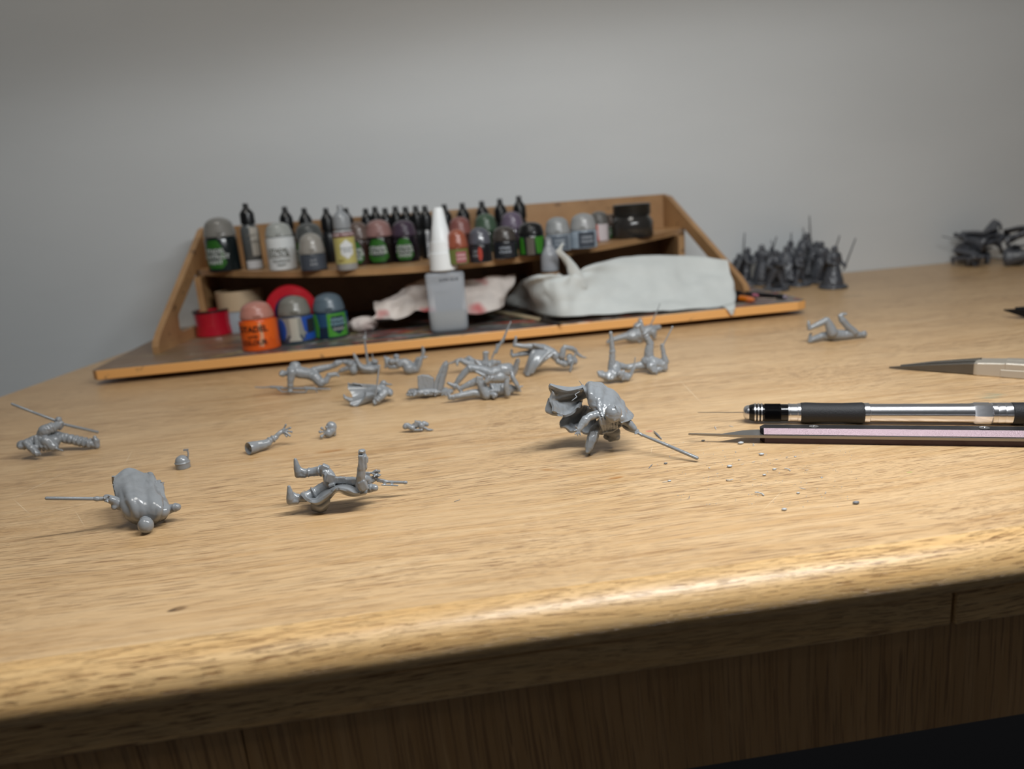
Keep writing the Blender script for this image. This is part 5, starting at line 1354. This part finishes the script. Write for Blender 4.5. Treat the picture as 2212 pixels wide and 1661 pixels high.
F.sheet('cape', [
 [(1480, 345, 3), (1540, 375, 1), (1600, 385, 0), (1650, 390, -1), (1700, 415, -1)],
 [(1440, 430, 0), (1490, 455, -3), (1550, 460, -4), (1600, 450, -3), (1660, 440, -2)],
 [(1405, 520, -1), (1450, 545, -5), (1500, 535, -6), (1550, 510, -5), (1600, 480, -2)],
 [(1372, 640, 0), (1410, 655, -5), (1450, 625, -5), (1490, 580, -4), (1540, 530, -1)]], 1.0, 6, lambda s, t, p: .6*sin(s*16+t*2)*(.3+t))
F.sheet('cape_inner_side', [[(1480, 345, 3), (1450, 380, 5), (1440, 420, 6)], [(1430, 440, 2), (1410, 480, 6), (1400, 520, 7)], [(1372, 630, 1), (1362, 620, 5), (1365, 600, 7)]], 1.0, 5)
F.build()
# 18 robed figure behind the two with raised legs
F = Fig(*Rc, (430, 350), 'grey plastic robed figure on its side with a thin sword, nearest the paint station edge', vox=.42, wr=.16)
F.blob((370, 300, 2), 66, 44, 50).limb([(370, 300, 2, 50), (440, 280, 2, 48), (500, 255, 2, 42), (540, 240, 2, 24)]).blob((562, 236, 2), 20, 22, 20).limb([(320, 300, 1, 26), (260, 315, 0, 22), (200, 335, 0, 18), (185, 345, 0, 14)]).limb([(430, 300, 0, 48), (420, 330, 0, 24)])
F.limb([(520, 270, 0, 30), (530, 310, 0, 16)]).limb([(400, 260, 5, 26), (395, 225, 4, 22), (420, 205, 3, 18)]).hand((424, 188, 3), [(414, 172, 2), (424, 166, 2), (436, 172, 2), (438, 190, 2)], 16, 6)
g = G(); F.limb([(574, 58, 0, 3), (530, 160, 0, 5), (502, 220, 0, 6)], g, 8); F.raw('sword', g)
F.build()
# 19 split-legged figure, left
F = Fig(*Rc, (230, 642), 'grey plastic figure kneeling low, one leg straight up, left of its sword-raising twin', vox=.36, wr=.14)
F.blob((272, 588, -4), 30, 34, 30).limb([(180, 600, -2, 34), (240, 590, -1, 44), (320, 605, -1, 34)]).limb([(235, 560, 2, 44), (240, 525, 4, 42)]).blob((200, 620, -1), 50, 20, 30)
F.limb([(165, 600, -2, 26), (130, 590, -1, 22), (115, 572, 0, 14)]).limb([(140, 575, 0, 18), (160, 590, 0, 18)]).blob((122, 570, 0), 16, 12, 12)
F.limb([(215, 540, 3, 34), (215, 470, 3, 24), (218, 400, 3, 20)]).band((215, 470, 3), (218, 395, 3), 21, 2).limb([(216, 400, 3, 20), (210, 330, 3, 16), (206, 290, 3, 13), (205, 278, 3, 14)])
F.limb([(250, 520, 5, 30), (310, 530, 6, 24)]).limb([(330, 610, -2, 26), (350, 600, -2, 14), (370, 555, -2, 13), (378, 540, -2, 12)])
for u in (195, 220, 300): F.limb([(u, 560, -2, 11), (u-6, 620, -5, 12)])
F.limb([(262, 575, -8, 5), (280, 575, -8, 5)])
g = G(); F.limb([(374, 550, -2, 9), (380, 525, -2, 8)], g, 8); F.limb([(380, 525, -2, 5), (388, 460, -2, 4)], g, 8); F.raw('sword', g)
F.build()
# 20 split-legged figure, right
F = Fig(*Rc, (540, 575), 'grey plastic figure with one leg straight up and a sword raised at its right', vox=.36, wr=.14)
F.limb([(470, 480, 5, 40), (520, 490, 2, 46), (590, 505, 2, 38)]).limb([(490, 465, 5, 40), (490, 400, 5, 34), (500, 350, 5, 28)]).limb([(500, 350, 5, 28), (465, 290, 5, 22), (440, 240, 5, 18), (428, 185, 5, 14)]).limb([(425, 205, 5, 14), (400, 222, 4, 14)]).band((480, 318, 5), (450, 262, 5), 24, 3)
F.limb([(480, 505, 6, 36), (400, 515, 6, 28), (340, 525, 6, 24), (310, 530, 6, 20)]).band((345, 522, 6), (315, 530, 6), 24, 1)
F.limb([(600, 505, 1, 34), (610, 530, 0, 22)]).limb([(610, 480, 1, 30), (602, 440, 1, 20), (596, 400, 1, 16), (590, 375, 1, 14)]).hand((587, 368, 1), [(575, 362, 0), (580, 352, 0), (592, 352, 0), (600, 365, 0)], 13, 6)
F.limb([(500, 520, -2, 30), (520, 550, -3, 20), (545, 568, -4, 12)]).blob((560, 540, 0), 34, 26, 26)
for o_ in (0, 16, 32): F.limb([(505+o_, 500, -3, 10), (520+o_, 560, -5, 6)])
g = G(); F.limb([(578, 388, 1, 6), (600, 350, 1, 7)], g, 8); F.limb([(596, 356, 1, 5), (660, 235, 1, 5)], g, 8); F.blob((664, 225, 1), 9, 9, 9, g); F.raw('sword', g)
F.build()
# 21 isolated figure at the right
F = Fig(*Qc, (1500, 1345), 'grey plastic unarmed figure on its back, alone on the right of the desk', vox=.40, wr=.14)
F.blob((1838, 1288, 2), 28, 28, 28).blob((1846, 1268, 1), 14, 10, 14).limb([(1800, 1292, 2, 26), (1740, 1285, 2, 38), (1660, 1295, 2, 40), (1580, 1290, 2, 48)]).limb([(1760, 1270, 0, 30), (1700, 1220, 0, 28), (1660, 1170, 0, 28)]).limb([(1655, 1170, 0, 26), (1640, 1135, 0, 20), (1655, 1120, 0, 16)])
F.hand((1665, 1118, 0), [(1690, 1108, -1), (1694, 1118, -1), (1688, 1126, -1), (1672, 1106, 0), (1660, 1130, -1)], 15, 6)
F.limb([(1570, 1270, 0, 46), (1545, 1210, 0, 36), (1525, 1170, 0, 28)]).limb([(1520, 1170, 0, 28), (1450, 1205, 0, 24), (1385, 1235, 0, 18)]).limb([(1375, 1240, 0, 18), (1368, 1205, 0, 14), (1370, 1178, 0, 8)])
F.limb([(1560, 1300, 5, 44), (1490, 1300, 5, 30), (1420, 1325, 4, 24), (1380, 1345, 4, 18)]).limb([(1375, 1348, 4, 16), (1385, 1300, 4, 14), (1388, 1280, 4, 8)]).band((1640, 1290, 2), (1690, 1290, 2), 38, 2, th=.07)
F.build()

# ------------------------------------------------------------------ unpainted dark figures heaped at the back
def mini(kind, seed, base=True):
    """standing robed or armoured figure about 34 mm tall, millimetres, base disc at z = 0"""
    g = G(); R_ = random.Random(seed)
    if base: g.lathe([(9.5, 0), (10.5, .3), (10.0, 2.2), (9.2, 2.6)], 24)
    if kind in (0, 3):
        g.lathe([(6.5, 2.2), (7.4, 5), (5.6, 12), (3.6, 20), (3.2, 23)], 18)
        for i in range(9):
            a = i*2*pi/9; capsule(g, (6.6*cos(a), 6.6*sin(a), 3), (3.3*cos(a+.25), 3.3*sin(a+.25), 20), 1.1, .7, 8)
    else:
        st = 4.5+R_.random()*1.5
        for sg in (-1, 1):
            capsule(g, (sg*st, -1*sg, 4), (sg*3.2, 0, 11), 1.7, 2.2); capsule(g, (sg*3.2, 0, 11), (sg*1.6, 0, 17), 2.3, 2.8); capsule(g, (sg*st, -1*sg, 3.4), (sg*st+.6, -4, 3.2), 1.6, 1.3)
        capsule(g, (0, 0, 17), (0, .5, 20), 3.4, 3.2)
    capsule(g, (0, 0, 20), (0, 0, 25), 3.6, 4.2); capsule(g, (-3.4, 0, 26.5), (3.4, 0, 26.5), 2.2, 2.2)
    g.ico((0, -.6, 31), 2.5, 2, (1, 1, 1.15)); capsule(g, (0, 0, 27), (0, -.3, 30), 1.5, 1.5)
    ups = {0: ((6.5, -2, 22), (9, -5, 24)), 1: ((6, 1, 30), (5, -1, 35)), 2: ((6.5, -2, 22), (4, -7, 22)), 3: ((6, 0, 21), (8, -3, 17))}[kind]
    capsule(g, (4.2, 0, 26), ups[0], 1.9, 1.5); capsule(g, ups[0], ups[1], 1.5, 1.2); g.ico(ups[1], 1.4, 2)
    capsule(g, (-4.2, 0, 26), (-6.5, -2, 21), 1.9, 1.5); capsule(g, (-6.5, -2, 21), (-4.5, -6, 20), 1.5, 1.2); g.ico((-4.4, -6.3, 20), 1.4, 2)
    if kind in (1, 2, 3):
        v, f = sheet([[Vector((-5, 1, 27)), Vector((0, 4, 27.5)), Vector((5, 1, 27))], [Vector((-7, 5, 16)), Vector((0, 8, 16)), Vector((7, 5, 16))], [Vector((-9, 8, 5)), Vector((0, 10, 5)), Vector((9, 8, 5))]], 5, .8, lambda s, t, p: .7*sin(s*15)*t); g.add(v, f)
    body = remeshed('body', g, .62, .3, .5, 2, seed)
    w = G()
    h = ups[1]
    tip = {0: (14, -7, 40), 1: (6, 2, 56), 2: (-2, -12, 32), 3: (14, -6, 38)}[kind]
    if kind == 2:
        w.box((h[0]-3, h[1]-1, h[2]), (1.4, 14, 2.4), Matrix.Rotation(.5, 3, 'Z')); w.box((h[0]-3, h[1]+3, h[2]-2), (1.2, 2, 4))
    else:
        capsule(w, (Vector(h)*1.15-Vector(tip)*.15), tip, .65, .45, 8)
        if kind == 0: w.rod(Vector(h)+Vector((-.5, 0, 1.5)), Vector(h)+Vector((.8, 0, 2.2)), [(0, 1.6), (1, 1.6)], 8)
    for p in w.v: p *= .001
    me = bpy.data.meshes.new('weapon'); me.from_pydata([tuple(p) for p in w.v], [], w.f)
    return body, me
MIN = [mini(k, k+3) for k in range(4)]+[mini(k, k+9, False) for k in range(4)]
CL = 'dark grey figures crowded at the back wall'
def place_mini(k, P, rz, label, group, tilt=(0, 0), sc=1.0, part='weapon'):
    e = empty('figurine', P); e.rotation_euler = (tilt[0], tilt[1], rz); e.scale = (sc, sc, sc)
    tag(e, label, 'figurine', group); e.scale = (sc*1.42, sc*1.42, sc*1.34)
    for nm, me in (('body', MIN[k][0]), (part, MIN[k][1])):
        if not me.materials: me.materials.append(DGREY); me.polygons.foreach_set('use_smooth', [True]*len(me.polygons))
        o = bpy.data.objects.new(nm, me); o.parent = e; COL.objects.link(o)
    return e
for (px, py, k, rz, lb, sc) in (
    (1808, 624, 3, .2, 'dark grey caped figure at the right end of the cluster, blade out to the right', 1.02),
    (1735, 619, 1, .4, 'dark grey figure in the front middle of the cluster', .86),
    (1683, 629, 2, -.3, 'dark grey striding figure nearest the black paintbrush', 1.0),
    (1770, 604, 1, 2.6, 'dark grey figure holding a blade straight up behind the right end of the cluster', 1.0),
    (1712, 606, 0, 1.5, 'dark grey robed figure behind the front middle of the cluster', 1.05),
    (1652, 616, 0, -.8, 'dark grey robed figure in the left half of the cluster', 1.05),
    (1668, 604, 0, .3, 'dark grey figure raising a blade up right in the back of the cluster', 1.12),
    (1632, 604, 1, 1.1, 'dark grey figure with a raised spike at the left back of the cluster', .86),
    (1602, 612, 1, -.5, 'dark grey figure just behind the right side panel of the station', .8),
    (1745, 600, 2, 1.8, 'dark grey figure with a short gun at the back middle of the cluster', 1.2),
    (1705, 617, 3, 2.4, 'dark grey caped figure with its back turned, left of the front middle of the cluster', 1.0),
    (1780, 612, 3, -.7, 'dark grey caped figure hidden between the front middle and the right end of the cluster', 1.05),
    (1655, 600, 3, 1.0, 'dark grey caped figure at the back left of the cluster', 1.15),
    (1620, 618, 2, .9, 'dark grey figure half hidden by the right side panel of the station', 1.0)):
    place_mini(k, onz(px, py, 0)+Vector((0, .008, 0)), rz, lb, CL, sc=sc)
F = Fig((1560, 480), 7.373, (250, 780), 'dark grey figure piece shaped like a tall shield at the left end of the cluster', vox=.5, wr=.1, mat=DGREY, group=CL)
F.g = G(); F.blob((255, 640, 12), 62, 130, 14, rot=-.45); F.limb([(290, 760, 12, 30), (330, 620, 14, 18), (300, 430, 14, 12)]).limb([(330, 620, 14, 14), (380, 590, 14, 12)]).limb([(240, 760, 10, 50), (330, 775, 10, 40)])
F.build()
HP = 'dark grey figures heaped at the right edge'
heap = [(2080, 0, 6, .3, 1.45, 0, .72, 'dark grey figure lying lowest at the left end of the right-hand heap'), (2112, 0, 7, 1.9, 1.5, 0, .75, 'dark grey caped figure lying in the front of the right-hand heap'),
 (2150, 0, 5, 2.9, 1.5, 0, .75, 'dark grey figure lying at the front middle of the right-hand heap'), (2190, 0, 4, .6, 1.4, 0, .8, 'dark grey robed figure lying at the frame edge of the right-hand heap'),
 (2225, 0, 7, 2.6, 1.4, .2, .8, 'dark grey caped figure lying beyond the frame edge of the right-hand heap'),
 (2105, .010, 4, 2.2, 1.3, .3, .7, 'dark grey robed figure lying second from the left in the right-hand heap'), (2135, .013, 6, 1.2, 1.2, .2, .75, 'dark grey figure sprawled on top of the left part of the right-hand heap'),
 (2170, .017, 7, 3.8, 1.2, -.2, .75, 'dark grey caped figure on top of the right-hand heap'), (2205, .020, 5, .9, 1.1, .3, .75, 'dark grey spiky figure topmost at the frame edge'), (2185, .024, 6, 2.1, .8, .4, .62, 'dark grey figure with raised limbs crowning the right-hand heap')]
for px, z, k, rz, tl, tl2, sc, lb in heap:
    P = onz(px, 577, 0)+Vector((0, .018+z*.6, .0085+z*.9)); place_mini(k, P, rz, lb, HP, (tl, tl2), sc*1.22)

# ------------------------------------------------------------------ plastic shavings on the desk
SHV = plain('plastic_shaving', 'bfc4c8', .4); SHD = plain('plastic_shaving_dark', '7c8086', .4)
def shaving(px, py, w, kind, mat, label, cat='shaving', group='plastic shavings in front of the knife'):
    P = onz(px, py, .0003); mm = mpp(P)*w*1.25; g = G(); a = RND.random()*6
    if kind == 0: g.ico((0, 0, 0), mm*.5, 1, (1.2, .8, .5))
    elif kind == 1:
        g.rod((-mm*.7, 0, 0), (mm*.7, mm*.2, mm*.05), [(0, mm*.03), (.5, mm*.07), (1, mm*.02)], 6)
    else:
        r = [Vector((mm*.6*cos(t), mm*.5*sin(t), mm*.12*t)) for t in (0, .9, 1.8, 2.6)]
        for p_, q_ in zip(r[:-1], r[1:]): g.rod(p_, q_, [(0, mm*.10), (1, mm*.09)], 5)
    R3 = Matrix.Rotation(a if kind else 0, 3, 'Z'); g.v = [R3 @ p for p in g.v]
    zmin = min(p.z for p in g.v); g.v = [p-Vector((0, 0, zmin)) for p in g.v]
    P.z = .00004
    o = g.obj('plastic_shaving', mat, None, P); tag(o, label, cat, group)
big = [(1849, 1087, 11, 0, SHD, 'dark grey rounded plastic crumb alone in front of the knife handle'), (1407, 1007, 14, 1, SHD, 'grey sliver on the desk below the thin blade'), (1438, 1001, 6, 0, SHD, 'tiny dark crumb beside the tip of the thin blade'),
       (1424, 940, 30, 1, SHD, 'long grey sliver between the crouching figure and the knife blade'), (1519, 952, 6, 0, SHD, 'dark crumb in the shadow of the knife tip'), (1490, 1073, 9, 1, SHD, 'small grey sliver in the open desk below the shavings'), (988, 1081, 9, 1, SHD, 'small grey sliver right of the armoured figure'), (1547, 924, 12, 1, SHV, 'thin pale sliver above the knife blade'), (1580, 920, 8, 1, SHV, 'short pale sliver close to the knife handle')]
for q in big: shaving(*q, group=None)
sp = [(1600, 958, 10), (1625, 961, 6), (1589, 974, 4), (1645, 982, 9), (1702, 988, 5), (1677, 991, 5), (1576, 1008, 9), (1535, 1011, 6), (1604, 1002, 5), (1718, 986, 4), (1627, 997, 4), (1659, 1018, 6), (1673, 1014, 7), (1700, 1016, 9), (1684, 1021, 5), (1651, 1026, 6), (1577, 1037, 10), (1437, 1040, 8), (1446, 1039, 6), (1743, 1015, 5), (1628, 1035, 6), (1775, 1031, 4), (1640, 1070, 13), (1734, 1054, 9), (1724, 1065, 6), (1781, 1064, 5), (1815, 1075, 4), (1694, 1101, 9), (1598, 993, 5), (1550, 1022, 5)]
for i, (px, py, w) in enumerate(sp): shaving(px, py, w, (0, 2, 1)[i % 3], SHV, ('pale rounded plastic crumb scattered in front of the knife', 'pale curled plastic shaving scattered in front of the knife', 'pale straight plastic sliver scattered in front of the knife')[i % 3])
dust = G()
for i in range(160):
    px = 1420+RND.random()*430; py = 945+RND.random()*150; P = onz(px, py, .00012); dust.ico(P, .00010+RND.random()*.00012, 1)
org = Vector((.16, .30, 0)); dust.v = [p-org for p in dust.v]
o = dust.obj('plastic_dust', SHV, None, org); tag(o, 'fine pale plastic dust sprinkled over the desk in front of the knife', 'dust', kind='stuff')
